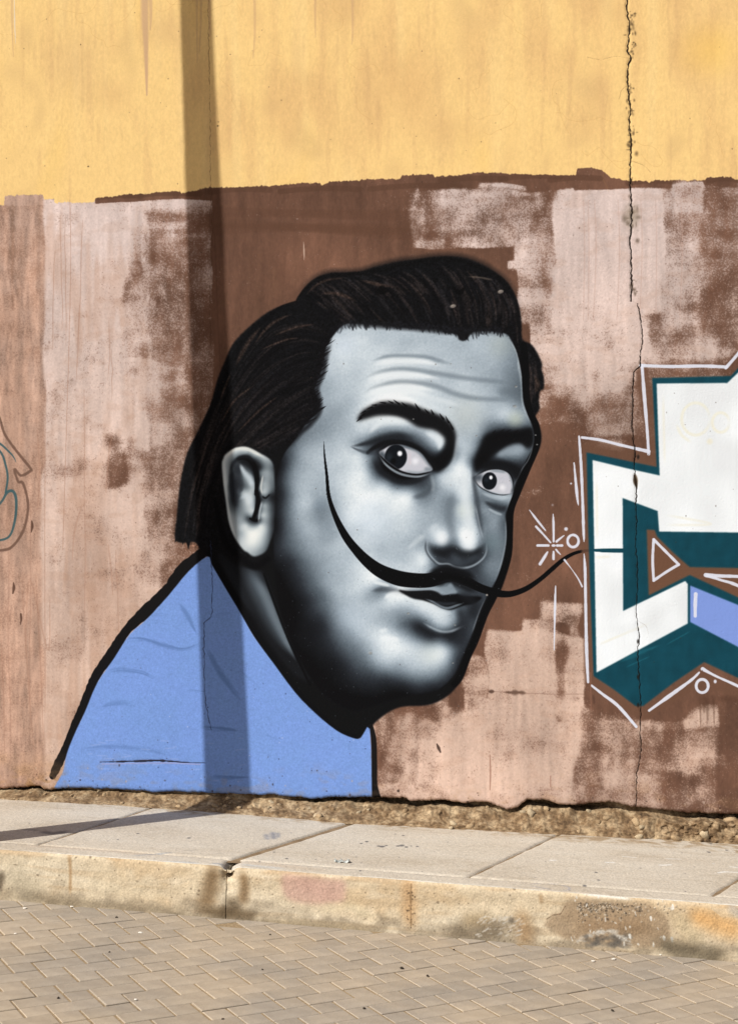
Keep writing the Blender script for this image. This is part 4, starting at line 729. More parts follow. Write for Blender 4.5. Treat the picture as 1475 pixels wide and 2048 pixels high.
    klay(.7*sstep(-.3, 1.6, kbig), (234, 218, 190)); klay(.50*sstep(.1, 1.8, -kbig+.5*km), (208, 176, 134)); klay(.4*sstep(.6, 2, kst), (196, 166, 128)); klay(.35*sstep(.9, 2.2, N(14, 4, 93)), (232, 214, 186))
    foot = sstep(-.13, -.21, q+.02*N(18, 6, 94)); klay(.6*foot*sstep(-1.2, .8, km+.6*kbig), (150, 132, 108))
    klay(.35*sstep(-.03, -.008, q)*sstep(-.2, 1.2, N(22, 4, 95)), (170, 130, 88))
    klay(.5*sstep(1.9, 2.8, N(1.6, 1.3, 96)), (96, 80, 62))
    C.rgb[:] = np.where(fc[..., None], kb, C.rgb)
    fcl = fc*np.ones((1, W), np.float32)
    S = lambda P, w, c, o, h=0., **k: stroke(C, P, w, c, o, h, clip=fcl, **k)
    fill(C, [(566, 1750), (600, 1752), (650, 1757), (688, 1762), (690, 1785), (684, 1806), (640, 1808), (600, 1804), (578, 1798), (566, 1780)], (212, 170, 152), .8, 4, True, clip=fcl)
    S([(596, 1765), (640, 1780), (660, 1795)], 30, (200, 158, 140), .4)
    S([(428, 1735), (422, 1770), (412, 1815)], [26, 34, 40], (120, 92, 60), .75); S([(486, 1745), (490, 1775), (484, 1805)], [16, 20, 26], (132, 102, 68), .75); S([(455, 1800), (470, 1815), (440, 1822)], 26, (98, 80, 58), .75)
    S([(400, 1818), (450, 1826), (520, 1832)], 22, (110, 90, 64), .7); S([(140, 1708), (141, 1740), (142, 1790)], [9, 6, 6], (168, 128, 84), .6); S([(20, 1780), (100, 1798), (200, 1808), (300, 1816), (380, 1822)], [20, 24, 20, 18, 22], (150, 132, 106), .7)
    S([(30, 1760), (60, 1780)], 60, (170, 156, 130), .5); S([(180, 1760), (260, 1780), (330, 1790)], 44, (232, 212, 178), .5); S([(5, 1745), (0, 1780)], 14, (80, 66, 50), .7)
    S([(495, 1845), (600, 1850), (760, 1862)], 20, (168, 146, 112), .6); S([(640, 1815), (700, 1812), (745, 1836)], 18, (228, 208, 170), .6)
    S([(815, 1750), (818, 1800), (820, 1858)], [20, 30, 26], (206, 160, 110), .6); S([(822, 1768), (821, 1800), (822, 1852)], [2, 4, 3], (150, 118, 82), .7, .2, jit=.6)
    for k in range(30): blob(C, 821+r.normal(0, 5), r.uniform(1780, 1856), r.uniform(1, 2.5), (92, 74, 54), .7, .3, clip=fcl)
    S([(900, 1862), (960, 1862), (1000, 1860)], [36, 46, 40], (128, 112, 90), .75); S([(930, 1840), (975, 1836)], 30, (176, 150, 112), .6); S([(1040, 1830), (1050, 1860), (1046, 1880)], [30, 36, 30], (170, 132, 90), .6)
    for k in range(46):
        x, y = r.uniform(950, 1040), r.uniform(1832, 1872); S([(x, y), (x+r.uniform(3, 12), y-r.uniform(0, 6))], r.uniform(1.2, 3.5), (228, 218, 204), r.uniform(.2, .6), .2, jit=.6)
    blob(C, 1022, 1840, 9, (96, 86, 74), .7, .1, clip=fcl)
    # broken patch of aggregate
    PATCH = [(1130, 1806), (1150, 1796), (1230, 1802), (1300, 1808), (1335, 1836), (1340, 1870), (1320, 1895), (1200, 1890), (1130, 1878), (1085, 1850), (1105, 1828), (1122, 1826)]
    fill(C, PATCH, (168, 142, 112), .85, 3, False, clip=fcl); S([(1150, 1850), (1220, 1850), (1300, 1850)], 40, (154, 124, 92), .6)
    for k in range(300):
        x, y = 1150+abs(r.normal(0, 90)), 1806+abs(r.normal(0, 16)); a_ = r.uniform(.8, 2.6); blob(C, x, y, a_, [(110, 96, 80), (188, 172, 150), (84, 72, 60), (206, 190, 168)][k % 4], r.uniform(.4, .9), .3, clip=fcl, hgt=r.uniform(-1.5, 2))
    for P in ([(1092, 1838), (1105, 1830), (1120, 1828), (1130, 1812)],): S(P, [1, 2, 1.4, 1.6], (104, 80, 58), .7, .3, jit=.5, curve=False)
    for k in range(60):
        x = r.uniform(1150, 1260); y = 1884-22*math.exp(-((x-1205)/40)**2)+r.normal(0, 3); S([(x, y), (x+r.uniform(3, 12), y+r.uniform(-3, 3))], r.uniform(2, 6), (218, 210, 196), r.uniform(.2, .5), .1, jit=.6)
        x = r.uniform(1165, 1250); y = r.uniform(1870, 1892); S([(x, y), (x+r.uniform(3, 12), y+r.uniform(-2, 2))], r.uniform(3, 8), (104, 98, 90), r.uniform(.2, .5), .1, jit=.6)
    for k in range(26):
        x, y = r.uniform(1130, 1350), r.uniform(1790, 1890); S([(x, y), (x+r.uniform(-3, 3), y+r.uniform(1, 8))], r.uniform(1.2, 3), (236, 230, 218), .7, .2, jit=.6)
    for x, y in ((1344, 1813), (1258, 1872), (1326, 1874), (1342, 1878), (1300, 1836)): S([(x, y-3), (x+1, y+4)], 4.5, (242, 236, 224), .9, .3, jit=.6)
    S([(1380, 1830), (1430, 1845), (1480, 1862)], [30, 44, 40], (226, 170, 104), .75); S([(1352, 1830), (1375, 1860), (1400, 1880)], [26, 30, 20], (206, 184, 146), .7); S([(1310, 1885), (1380, 1900), (1450, 1910)], [26, 34, 26], (104, 92, 72), .75); S([(1460, 1815), (1480, 1830)], 16, (160, 152, 146), .6)
    for k in range(10): x = 1420+k*5; S([(x, 1815), (x+26, 1836)], 1.6, (232, 214, 184), .5)
    S([(1080, 1790), (1082, 1806)], 8, (160, 124, 84), .5); S([(1160, 1788), (1230, 1794), (1265, 1800)], [4, 7, 3], (242, 238, 228), .8)
    C.hgt += .2*fine+.45*N(6, 6, 97)*fc+1.2*N(30, 12, 98)*fc+.35*N(14, 10, 99)
    C.rgb *= (1+.035*fine)[..., None]
    np.clip(C.rgb, 0, 1, out=C.rgb)
# ---------------------------------------------------------------- helpers
def lin2(c): c = np.asarray(c, np.float32); return np.where(c <= .04045, c/12.92, ((c+.055)/1.055)**2.4)
def enc(c): return np.where(c <= .0031308, c*12.92, 1.055*np.clip(c, 0, None)**(1/2.4)-.055)
def S2L(r, g, b, k=1.): return tuple(float(v)*k for v in lin2(np.array([r, g, b])/255.))+(1.,)
def make_image(name, rgb, K):
    h, w, _ = rgb.shape
    im = bpy.data.images.new(name, w, h, alpha=False)
    px = np.ones((h, w, 4), np.float32); px[..., :3] = np.clip(enc(lin2(rgb)*np.array(K, np.float32)), 0, 1)[::-1]
    im.pixels.foreach_set(px.ravel()); im.update(); im.pack()
    return im
def new_mat(name, rough=.85, spec=.3):
    m = bpy.data.materials.new(name); m.use_nodes = True
    b = m.node_tree.nodes['Principled BSDF']; b.inputs['Roughness'].default_value = rough; b.inputs['Specular IOR Level'].default_value = spec
    return m, m.node_tree, b
def add_bump(nt, b, scales, dist):
    """fine plaster / concrete grain"""
    tc = nt.nodes.new('ShaderNodeTexCoord'); prev = None
    for sc, st in scales:
        n = nt.nodes.new('ShaderNodeTexNoise'); n.inputs['Scale'].default_value = sc; n.inputs['Detail'].default_value = 3
        nt.links.new(tc.outputs['Object'], n.inputs['Vector'])
        bp = nt.nodes.new('ShaderNodeBump'); bp.inputs['Strength'].default_value = st; bp.inputs['Distance'].default_value = dist
        nt.links.new(n.outputs['Fac'], bp.inputs['Height'])
        if prev: nt.links.new(prev.outputs[0], bp.inputs['Normal'])
        prev = bp
    nt.links.new(prev.outputs[0], b.inputs['Normal'])
def ramp_mat(name, stops, scale, rough=.9, bump=((90, .5), (320, .3)), dist=.004, detail=6, rnd=0., extra=None):
    m, nt, b = new_mat(name, rough, .2)
    tc = nt.nodes.new('ShaderNodeTexCoord'); n = nt.nodes.new('ShaderNodeTexNoise'); n.inputs['Scale'].default_value = scale; n.inputs['Detail'].default_value = detail; n.inputs['Roughness'].default_value = .65
    cr = nt.nodes.new('ShaderNodeValToRGB'); e = cr.color_ramp.elements
    while len(e) < len(stops): e.new(.5)
    for k, (p, c) in enumerate(stops): e[k].position = p; e[k].color = c
    nt.links.new(tc.outputs['Object'], n.inputs['Vector']); nt.links.new(n.outputs['Fac'], cr.inputs['Fac'])
    out = cr.outputs['Color']
    if rnd:
        oi = nt.nodes.new('ShaderNodeObjectInfo'); mr = nt.nodes.new('ShaderNodeMapRange'); mr.inputs['To Min'].default_value = 1-rnd; mr.inputs['To Max'].default_value = 1+rnd
        nt.links.new(oi.outputs['Random'], mr.inputs['Value'])
        mx = nt.nodes.new('ShaderNodeMix'); mx.data_type = 'RGBA'; mx.blend_type = 'MULTIPLY'; mx.inputs[0].default_value = 1
        nt.links.new(out, mx.inputs[6]); nt.links.new(mr.outputs[0], mx.inputs[7]); out = mx.outputs[2]
    if extra: out = extra(nt, tc, out)
    nt.links.new(out, b.inputs['Base Color'])
    add_bump(nt, b, bump, dist)
    return m
def mesh_np(name, V, Q, mat, parent=None, uv=None, smooth=True):
    """quads from arrays"""
    me = bpy.data.meshes.new(name); nq = len(Q)
    me.vertices.add(len(V)); me.vertices.foreach_set('co', np.ascontiguousarray(V, np.float32).ravel())
    me.loops.add(nq*4); me.polygons.add(nq)
    me.loops.foreach_set('vertex_index', np.ascontiguousarray(Q, np.int32).ravel())
    me.polygons.foreach_set('loop_start', np.arange(0, nq*4, 4, dtype=np.int32))
    me.update(calc_edges=True)
    if uv is not None:
        l = me.uv_layers.new(name='uv'); l.data.foreach_set('uv', np.ascontiguousarray(uv[Q.ravel()], np.float32).ravel())
    me.polygons.foreach_set('use_smooth', np.full(nq, smooth, bool))
    me.materials.append(mat); me.validate(); me.update()
    o = bpy.data.objects.new(name, me); COL.objects.link(o)
    if parent: o.parent = parent
    return o
def mesh_py(name, V, F, mat, parent=None, smooth=False, loc=None):
    me = bpy.data.meshes.new(name); me.from_pydata([tuple(v) for v in V], [], F); me.materials.append(mat)
    me.polygons.foreach_set('use_smooth', np.full(len(me.polygons), smooth, bool)); me.update()
    o = bpy.data.objects.new(name, me); COL.objects.link(o)
    if parent: o.parent = parent
    if loc is not None: o.location = loc
    return o
def empty(name, loc=(0, 0, 0), parent=None):
    o = bpy.data.objects.new(name, None); COL.objects.link(o); o.empty_display_size = .1
    if parent: o.parent = parent
    else: o.location = loc
    return o
def tag(o, label=None, cat=None, group=None, kind=None):
    for k, v in (('label', label), ('category', cat), ('group', group), ('kind', kind)):
        if v: o[k] = v
    return o
UP = np.array([0, 0, CAMZ])
def grid_quads(nj, ni):
    idx = np.arange(nj*ni).reshape(nj, ni)
    return np.stack([idx[:-1, :-1], idx[1:, :-1], idx[1:, 1:], idx[:-1, 1:]], -1).reshape(-1, 4)

# ---------------------------------------------------------------- the wall
KW = (.685, .737, .81)                                            # painted tones to reflectance
CW = wall_canvas(); paint_wall(CW)
im_wall = make_image('wall_paint', CW.rgb, KW)
def relief_image(name, h, sg=7., span=6.):
    d = np.clip((h-gblur(h, sg))/span+.5, 0, 1); hh, ww = d.shape
    im = bpy.data.images.new(name, ww, hh, alpha=False); im.colorspace_settings.name = 'Non-Color'
    px = np.ones((hh, ww, 4), np.float32); px[..., :3] = d[::-1, :, None]
    im.pixels.foreach_set(px.ravel()); im.update(); im.pack(); return im
def image_mat(name, im, rough, spec, scales, dist, rel=None, amt=1.):
    m, nt, b = new_mat(name, rough, spec)
    t = nt.nodes.new('ShaderNodeTexImage'); t.image = im; t.interpolation = 'Linear'; t.extension = 'EXTEND'
    nt.links.new(t.outputs['Color'], b.inputs['Base Color']); add_bump(nt, b, scales, dist)
    if rel:
        tr = nt.nodes.new('ShaderNodeTexImage'); tr.image = rel; tr.extension = 'EXTEND'
        bp = nt.nodes.new('ShaderNodeBump'); bp.inputs['Distance'].default_value = .006; bp.inputs['Strength'].default_value = amt
        nt.links.new(tr.outputs['Color'], bp.inputs['Height'])
        nt.links.new(b.inputs['Normal'].links[0].from_socket, bp.inputs['Normal']); nt.links.new(bp.outputs[0], b.inputs['Normal'])
    return m
m_wall = image_mat('painted_plaster', im_wall, .9, .07, ((70, .10), (260, .22)), .0016, relief_image('plaster_relief', CW.hgt))

PX = [(p[0], p[1]) for p in BASE_PX]
bu, bv = wall_uv([p[0] for p in PX], [p[1] for p in PX])
_r = np.random.RandomState(21)
jb = np.cumsum(_r.randn(4000)); jb = np.convolve(_r.randn(4000), np.hanning(5)/2.4, 'same')*.0026+np.convolve(_r.randn(4000), np.hanning(25)/7, 'same')*.0042
def base_v(u): return np.interp(u, bu, bv)+jb[np.clip(((np.asarray(u)+8)*200).astype(int), 0, 3999)]
uu = np.concatenate([np.arange(-4, -2.16, .03), np.arange(-2.16, 2.16, .0058), np.arange(2.16, 4.001, .03)])
VB = -1.47
vv = np.concatenate([np.arange(VB, 2.80, .0058), np.arange(2.80, 3.61, .05)])
UU, VV = np.meshgrid(uu, vv)
VG = VV+(base_v(uu)-VB)[None]*np.clip(1-(VV-VB)/.30, 0, 1)**1.5
hg = gblur(CW.hgt, 1.0)
iy = np.clip(((V1-VG)*PPM).astype(int), 0, CW.h-1); ix = np.clip(((UU-U0)*PPM).astype(int), 0, CW.w-1)
nn = hg[iy, ix]*.001
lipx = np.exp(-np.clip(VG-base_v(uu)[None], 0, 1)/.012); nn -= .010*lipx**2      # plaster rounds off at its broken foot
rg = CW.reg
P3 = (WO+UU[..., None]*KD+nn[..., None]*ND); P3 = np.concatenate([P3, VG[..., None]+CAMZ], -1)
UVW = np.stack([(UU-U0)/(U1-U0), (VG-(V1-CW.h/PPM))/(CW.h/PPM)], -1).reshape(-1, 2)
wall = empty('boundary_wall', (WO[0], WO[1], CAMZ-1.43))
wl = np.array(wall.location)
tag(wall, 'long plastered street wall, ochre above brown, painted with a moustached man and graffiti letter', 'wall', kind='thing')
nj, ni = UU.shape
Q = grid_quads(nj, ni)
cu = (uu[:-1]+uu[1:])/2; cvv = (VG[:-1, :-1]+VG[1:, 1:])/2
fy = np.clip(((V1-cvv)*PPM).astype(int), 0, CW.h-1); fx = np.clip(((cu-U0)*PPM).astype(int), 0, CW.w-1)[None]
freg = rg[fy, fx].astype(np.int32); freg[(V1-cvv)*PPM < 2] = R_YEL
Pf = P3.reshape(-1, 3)
def region_part(name, mask, parent):
    q = Q[mask.ravel()]
    if not len(q): return None
    used, inv = np.unique(q, return_inverse=True)
    return mesh_np(name, Pf[used]-wl, inv.reshape(-1, 4), m_wall, parent, UVW[used])
def comps(mask, minf=3):
    """connected patches of faces"""
    js, is_ = np.nonzero(mask); d = {(a, b): k for k, (a, b) in enumerate(zip(js, is_))}; seen = set(); out = []
    for s in d:
        if s in seen: continue
        st = [s]; seen.add(s); c = []
        while st:
            a, b = st.pop(); c.append((a, b))
            for e in ((a+1, b), (a-1, b), (a, b+1), (a, b-1), (a+1, b+1), (a-1, b-1), (a+1, b-1), (a-1, b+1)):
                if e in d and e not in seen: seen.add(e); st.append(e)
        m = np.zeros_like(mask); m[tuple(np.array(c).T)] = True; out.append((len(c), m))
    return [m for n, m in sorted(out, key=lambda t: -t[0]) if n >= minf], [m for n, m in out if n < minf]
def single(rid):
    """keep the main patch of a region, hand stray specks to the coat below"""
    global freg
    big, small = comps(freg == rid, 60)
    for m in small: freg[m] = R_DADO
for rid in (R_EAR, R_NECK, R_BROWL, R_BROWR, R_EYEL, R_EYER, R_LIP): single(rid)
region_part('ochre_coat', freg == R_YEL, wall)
region_part('brown_dado', freg == R_DADO, wall)
port = empty('portrait', parent=wall); port['label'] = 'mural of a grey faced man with a long upturned moustache and blue shirt'
for nm, rid in (('black_outline', R_OUT), ('hair', R_HAIR), ('face', R_FACE), ('ear', R_EAR), ('neck', R_NECK), ('shirt', R_SHIRT), ('eyebrow', R_BROWL), ('eyebrow', R_BROWR), ('eye', R_EYEL), ('eye', R_EYER), ('moustache', R_MOU), ('lips', R_LIP)):
    region_part(nm, freg == rid, port)
lett = empty('graffiti_letter', parent=wall); lett['label'] = 'white block letter with teal outline and blue side'
region_part('teal_outline', freg == R_LOUT, lett); region_part('white_fill', freg == R_LFACE, lett); region_part('blue_side', freg == R_LBLUE, lett)
for rid, nm in ((R_LINE, 'white_line'), (R_RING, 'white_ring')):
    big, small = comps(freg == rid, 4)
    for m in big: region_part(nm, m, lett)
    for m in small: region_part(nm, m, lett)
star = empty('painted_star', parent=wall); star['label'] = 'small white starburst beside the moustache tip'
big, small = comps(freg == R_STAR, 1)
for m in big: region_part('ray', m, star)
scr = empty('scribble', parent=wall); scr['label'] = 'thin brown and teal curved tag at the left edge'
for m in comps(freg == R_SCR, 1)[0]: region_part('curved_line', m, scr)
# further along, plain painted bays; behind, the masonry
def wall_ext(u0, u1):
    m, nt, b = new_mat('plain_painted_plaster', .85, .25)
    tc = nt.nodes.new('ShaderNodeTexCoord'); sx = nt.nodes.new('ShaderNodeSeparateXYZ'); nt.links.new(tc.outputs['Object'], sx.inputs[0])
    n = nt.nodes.new('ShaderNodeTexNoise'); n.inputs['Scale'].default_value = 1.6; n.inputs['Detail'].default_value = 9; n.inputs['Roughness'].default_value = .7
    nt.links.new(tc.outputs['Object'], n.inputs['Vector'])
    def ramp(c0, c1, a, bb):
        r = nt.nodes.new('ShaderNodeValToRGB'); r.color_ramp.elements[0].position = a; r.color_ramp.elements[1].position = bb; r.color_ramp.elements[0].color = c0; r.color_ramp.elements[1].color = c1
        nt.links.new(n.outputs['Fac'], r.inputs['Fac']); return r
    ry = ramp(S2L(226, 180, 116, .82), S2L(249, 199, 115, .82), .35, .6); rb = ramp(S2L(110, 78, 62, .82), S2L(214, 182, 164, .82), .42, .6)
    cmp_ = nt.nodes.new('ShaderNodeMath'); cmp_.operation = 'GREATER_THAN'; cmp_.inputs[1].default_value = 1.43+1.72
    nt.links.new(sx.outputs['Z'], cmp_.inputs[0])
    mx = nt.nodes.new('ShaderNodeMix'); mx.data_type = 'RGBA'; nt.links.new(cmp_.outputs[0], mx.inputs[0]); nt.links.new(rb.outputs[0], mx.inputs[6]); nt.links.new(ry.outputs[0], mx.inputs[7]); nt.links.new(mx.outputs[2], b.inputs['Base Color'])
    add_bump(nt, b, ((60, .3), (260, .3)), .002)
    us = np.linspace(u0, u1, 40); vs = np.array([-2.1, -1.0, 0, 1.5, 3.6]); A, B = np.meshgrid(us, vs)
    P = np.concatenate([WO+A[..., None]*KD, B[..., None]+CAMZ], -1).reshape(-1, 3)
    mesh_np('plain_bay', P-wl, grid_quads(len(vs), len(us)), m, wall)
wall_ext(-12, -4); wall_ext(4, 12)
m_core = ramp_mat('masonry', [(.3, S2L(120, 100, 78, .5)), (.7, S2L(168, 140, 108, .6))], 9)
def slab_box(u0, u1, n0, n1, z0, z1):
    V = []
    for u in (u0, u1):
        for n in (n0, n1):
            for z in (z0, z1): p = WO+u*KD+n*ND; V.append((p[0]-wl[0], p[1]-wl[1], z+CAMZ-wl[2]))
    F = [(0, 1, 3, 2), (4, 6, 7, 5), (0, 4, 5, 1), (2, 3, 7, 6), (0, 2, 6, 4), (1, 5, 7, 3)]
    return V, F
mesh_py('masonry_core', *slab_box(-12, 12, -.30, -.112, -2.3, 3.58), m_core, wall)
mesh_py('coping', *slab_box(-12, 12, -.34, .04, 3.605, 3.70), m_core, wall)

# ---------------------------------------------------------------- exposed footing under the wall
uf = np.arange(-2.6, 2.6, .0055)
inner_u, inner_z = [], []
T = np.linspace(0, 1, 74)
def nz(P, sc, oct_=4): return np.array([mnoise.fractal(Vector(p)*sc, 1.0, 2.0, oct_) for p in P])
UF, TF = np.meshgrid(uf, T)
bz = base_v(uf)
# inner edge of the slabs, traced
ip = un(*zip(*[(-400, 1572), (0, 1599), (240, 1610), (480, 1628), (690, 1646), (980, 1661), (1250, 1676), (1475, 1692), (1900, 1724)]), SIDE)
iu = (ip[:, :2]-WO)@KD; inn = (ip[:, :2]-WO)@ND
edge_n = np.interp(uf, iu, inn)
ez = np.array([zpl(SIDE, *(WO+u*KD+n*ND)) for u, n in zip(uf, edge_n)])
drop = (bz-ez)
prof_n = np.interp(TF, [0, .12, .26, .38, .52, .66, .82, 1], [-.098, -.096, -.085, -.030, .010, .036, .064, 0])
wgt = sstep(.62, 1, TF)
NF = prof_n*(1-wgt)*np.clip(.55+drop[None]*5, .6, 1.15)+wgt*(edge_n[None]+.012)+(1-wgt)*np.clip(edge_n[None]-.09, -.02, .05)*TF
prof_z = np.interp(TF, [0, .12, .26, .38, .52, .66, .82, 1], [.03, -.04, -.20, -.30, -.48, -.68, -.88, -1.03])
ZF = bz[None]+np.where(prof_z > 0, prof_z, prof_z*drop[None])
# a worn concrete ledge towards the right
lw = sstep(1.30, 1.45, uf)[None]
NF = NF*(1-lw)+lw*np.interp(TF, [0, .2, .32, .45, .62, .8, 1], [-.098, -.06, .030, .062, .070, .085, .09])*np.where(TF < .99, 1, 0)+lw*np.where(TF >= .99, edge_n[None]+.01, 0)
ZF = ZF*(1-lw)+lw*(bz[None]+np.interp(TF, [0, .2, .32, .45, .62, .8, 1], [.02, -.22, -.26, -.30, -.60, -.88, -1.03])*drop[None])
rn = np.random.RandomState(5)
def n2(sx, sy, seed): return noise(sx, sy, seed, UF.shape[1], UF.shape[0], 40, 60)
amp = np.sin(np.pi*np.clip(TF, 0, 1))**.5*np.clip(drop[None]/.10, .45, 1.1)
Pb = np.stack([UF, ZF*1.25, NF*.4], -1).reshape(-1, 3)
def chunks(sc, seed):
    out = np.empty(len(Pb))
    for i, p in enumerate(Pb*sc+seed): d = mnoise.voronoi(Vector(p))[0]; out[i] = d[1]-d[0]
    return out.reshape(UF.shape)
c1, c2 = chunks(24, 3.3), chunks(58, 7.1)
sel = sstep(-.5, .6, n2(9, 20, 210))                           # some of it broken into lumps, some of it packed earth
bump_ = (.026*np.minimum(c1, .55)-.007)*sel+(.011*np.minimum(c2, .5)-.002)*(.4+.6*sel)+.0050*n2(6, 16, 201)+.0030*n2(1.6, 4, 203)+.0013*n2(.8, 1.6, 206)
NF = NF+amp*(bump_-.004); ZF = ZF+amp*(.0040*n2(4, 9, 204)+.0016*n2(1.4, 3, 205))
fillin = (.36+.64*sstep(-.9, .6, noise(26, 2, 207, len(uf), 4)[0]))[None]; NF = np.where((NF < 0), NF*fillin, NF); NF = np.where((TF < .12), np.minimum(NF, -.022), NF)
P = np.concatenate([WO+UF[..., None]*KD+NF[..., None]*ND, ZF[..., None]+CAMZ], -1).reshape(-1, 3)
def dusty(nt, tc, out):
    n = nt.nodes.new('ShaderNodeTexNoise'); n.inputs['Scale'].default_value = 70; n.inputs['Detail'].default_value = 5
    nt.links.new(tc.outputs['Object'], n.inputs['Vector'])
    r = nt.nodes.new('ShaderNodeValToRGB'); r.color_ramp.elements[0].position = .36; r.color_ramp.elements[1].position = .60
    r.color_ramp.elements[0].color = (.62, .59, .56, 1); r.color_ramp.elements[1].color = (1.25, 1.22, 1.18, 1); nt.links.new(n.outputs['Fac'], r.inputs['Fac'])
    mx = nt.nodes.new('ShaderNodeMix'); mx.data_type = 'RGBA'; mx.blend_type = 'MULTIPLY'; mx.inputs[0].default_value = .8
    nt.links.new(out, mx.inputs[6]); nt.links.new(r.outputs[0], mx.inputs[7]); return mx.outputs[2]
m_foot = ramp_mat('crumbling_adobe', [(.28, S2L(86, 69, 52, .55)), (.46, S2L(140, 116, 88, .60)), (.68, S2L(190, 170, 140, .68))], 15, .95, ((46, .5), (170, .45)), .004, extra=dusty)
foot = mesh_np('foundation', P-wl, grid_quads(*UF.shape), m_foot, wall)
foot['label'] = 'crumbling earth and rubble footing under the paint'
def stone_mesh(seed, sub=2):
    bm = bmesh.new(); bmesh.ops.create_icosphere(bm, subdivisions=sub, radius=1)
    off = Vector((seed*3.1, seed*1.7, seed*.9))
    for v in bm.verts:
        d = mnoise.noise(v.co*1.1+off)*.34+mnoise.cell(v.co*1.3+off)*.16; v.co *= 1+d
    me = bpy.data.meshes.new('stone'); bm.to_mesh(me); bm.free(); me.polygons.foreach_set('use_smooth', np.full(len(me.polygons), True)); me.update(); return me
stones = [stone_mesh(k) for k in range(8)]
m_st = [ramp_mat('rubble_stone', [(.3, S2L(*a, .7)), (.7, S2L(*b, .74))], 26, .9, ((80, .4), (300, .4)), .004, rnd=.15) for a, b in (((150, 124, 92), (204, 180, 146)), ((132, 110, 84), (184, 158, 124)), ((164, 146, 118), (214, 196, 166)))]
rs = np.random.RandomState(9)
Pg = (P-wl).reshape(UF.shape+(3,))
for k in range(110):
    i = rs.randint(30, len(uf)-30); t = np.clip(rs.normal(.56, .2), .2, .93); j = int(t*(len(T)-1)); dr = drop[i]
    size = rs.uniform(.007, .02)*np.clip(dr/.09, .5, 1.25)*(1.3 if rs.rand() < .16 else 1)
    if lw[0, i] > .4 and t < .6 and rs.rand() < .7: continue
    me = stones[k % 8]; o = bpy.data.objects.new('stone', me.copy() if k < 24 else me); 
    if not o.data.materials: o.data.materials.append(m_st[k % 3])
    COL.objects.link(o); o.parent = foot; o.location = Pg[j, i]+np.append(-ND*size*.3, -.2*size)
    o.scale = (size*rs.uniform(.9, 1.7), size*rs.uniform(.7, 1.1), size*rs.uniform(.6, 1.0)); o.rotation_euler = (rs.uniform(-.4, .4), rs.uniform(-.5, .5), rs.uniform(0, 6.3))

# ---------------------------------------------------------------- pavement of concrete slabs with its kerb
KG = (.635, .675, .73)
CG = ground_canvas(); paint_ground(CG)
im_ground = make_image('pavement_stains', CG.rgb, KG)
m_slab = image_mat('worn_concrete', im_ground, .88, .25, ((16, .25), (150, .10), (420, .16)), .003, relief_image('concrete_relief', CG.hgt, 7., 6.))
def guv(s, q): return np.stack([(s-GS0)/((CG.w)/GP), (q-(GQ1-CG.h/GP))/(CG.h/GP)], -1)
ZS = lambda X, Y: zpl(SIDE, X, Y)
# bed under the slabs
def sheet(name, pts, mat, zf, parent=None):
    V = [(x, y, zf(x, y)+CAMZ) for x, y in pts]; return mesh_py(name, V, [tuple(range(len(V)))], mat, parent)
m_dirt = ramp_mat('packed_dirt', [(.3, S2L(134, 112, 86, .60)), (.7, S2L(176, 152, 122, .62))], 14, .95, ((120, .5), (420, .5)), .003)
bed = [kxy(-9, .10), kxy(9+KLEN, .10), kxy(9+KLEN, 1.9), kxy(-9, 1.9)]
walk = sheet('sidewalk', bed, m_dirt, lambda x, y: ZS(x, y)-.007); tag(walk, 'pale concrete pavement of large slabs between the wall and the road', kind='structure')
KQ = .128
joints = [((295, 1618), (85, 1686)), ((703, 1646), (480, 1716)), ((1110, 1672), (945, 1750)), ((1560, 1706), (1437, 1782))]
jl = []
for (a, b) in joints:
    (s1, q1), (s0, q0) = (ksq(un(*a, SIDE)), ksq(un(*b, SIDE))); m = (s1-s0)/(q1-q0); jl.append((s0-m*(q0-KQ), m))
gap = [.006, .034, .009, .009]
jl = [(jl[0][0]-2.7, .05), (jl[0][0]-1.8, .05), (jl[0][0]-.9, .05)]+jl+[(jl[-1][0]+.95, .05), (jl[-1][0]+1.9, .05), (jl[-1][0]+2.85, .05)]
gap = [.008]*3+gap+[.008]*3
QI = 1.42
def hsamp(C, s, q):
    x = np.clip(((s-GS0)*GP).astype(int), 0, C.w-1); y = np.clip(((GQ1-q)*GP).astype(int), 0, C.h-1); return C.hgt[y, x]*.001
for k in range(len(jl)-1):
    (sa, ma), (sb, mb) = jl[k], jl[k+1]; ga, gb = gap[k]/2, gap[k+1]/2
    qs = np.concatenate([[KQ+.004], np.linspace(KQ+.010, QI, 46)]); ts = np.concatenate([[0, .008], np.linspace(.02, .98, 40), [.992, 1]])
    TS, QS = np.meshgrid(ts, qs)
    s0 = sa+ga+ma*(QS-KQ); s1 = sb-gb+mb*(QS-KQ); SS = s0+(s1-s0)*TS
    wv = .0025*np.sin(QS*23+k)+.0015*np.sin(QS*61+2*k); SS = SS+wv*(TS > .99)-wv*(TS < .01)
    XY = kxy(SS, QS); Z = ZS(XY[..., 0], XY[..., 1])+hsamp(CG, SS, QS)*.6
    ed = np.where((TS < .005) | (TS > .995) | (QS < KQ+.006), -.012, 0.)+np.where((np.abs(TS-.008) < .002) | (np.abs(TS-.992) < .002), -.0015, 0)
    tilt = .004*math.sin(k*2.3)*(TS-.5)
    P = np.concatenate([XY, (Z+ed+tilt+CAMZ)[..., None]], -1).reshape(-1, 3)
    mesh_np('slab', P, grid_quads(*SS.shape), m_slab, walk, guv(SS, QS).reshape(-1, 2))
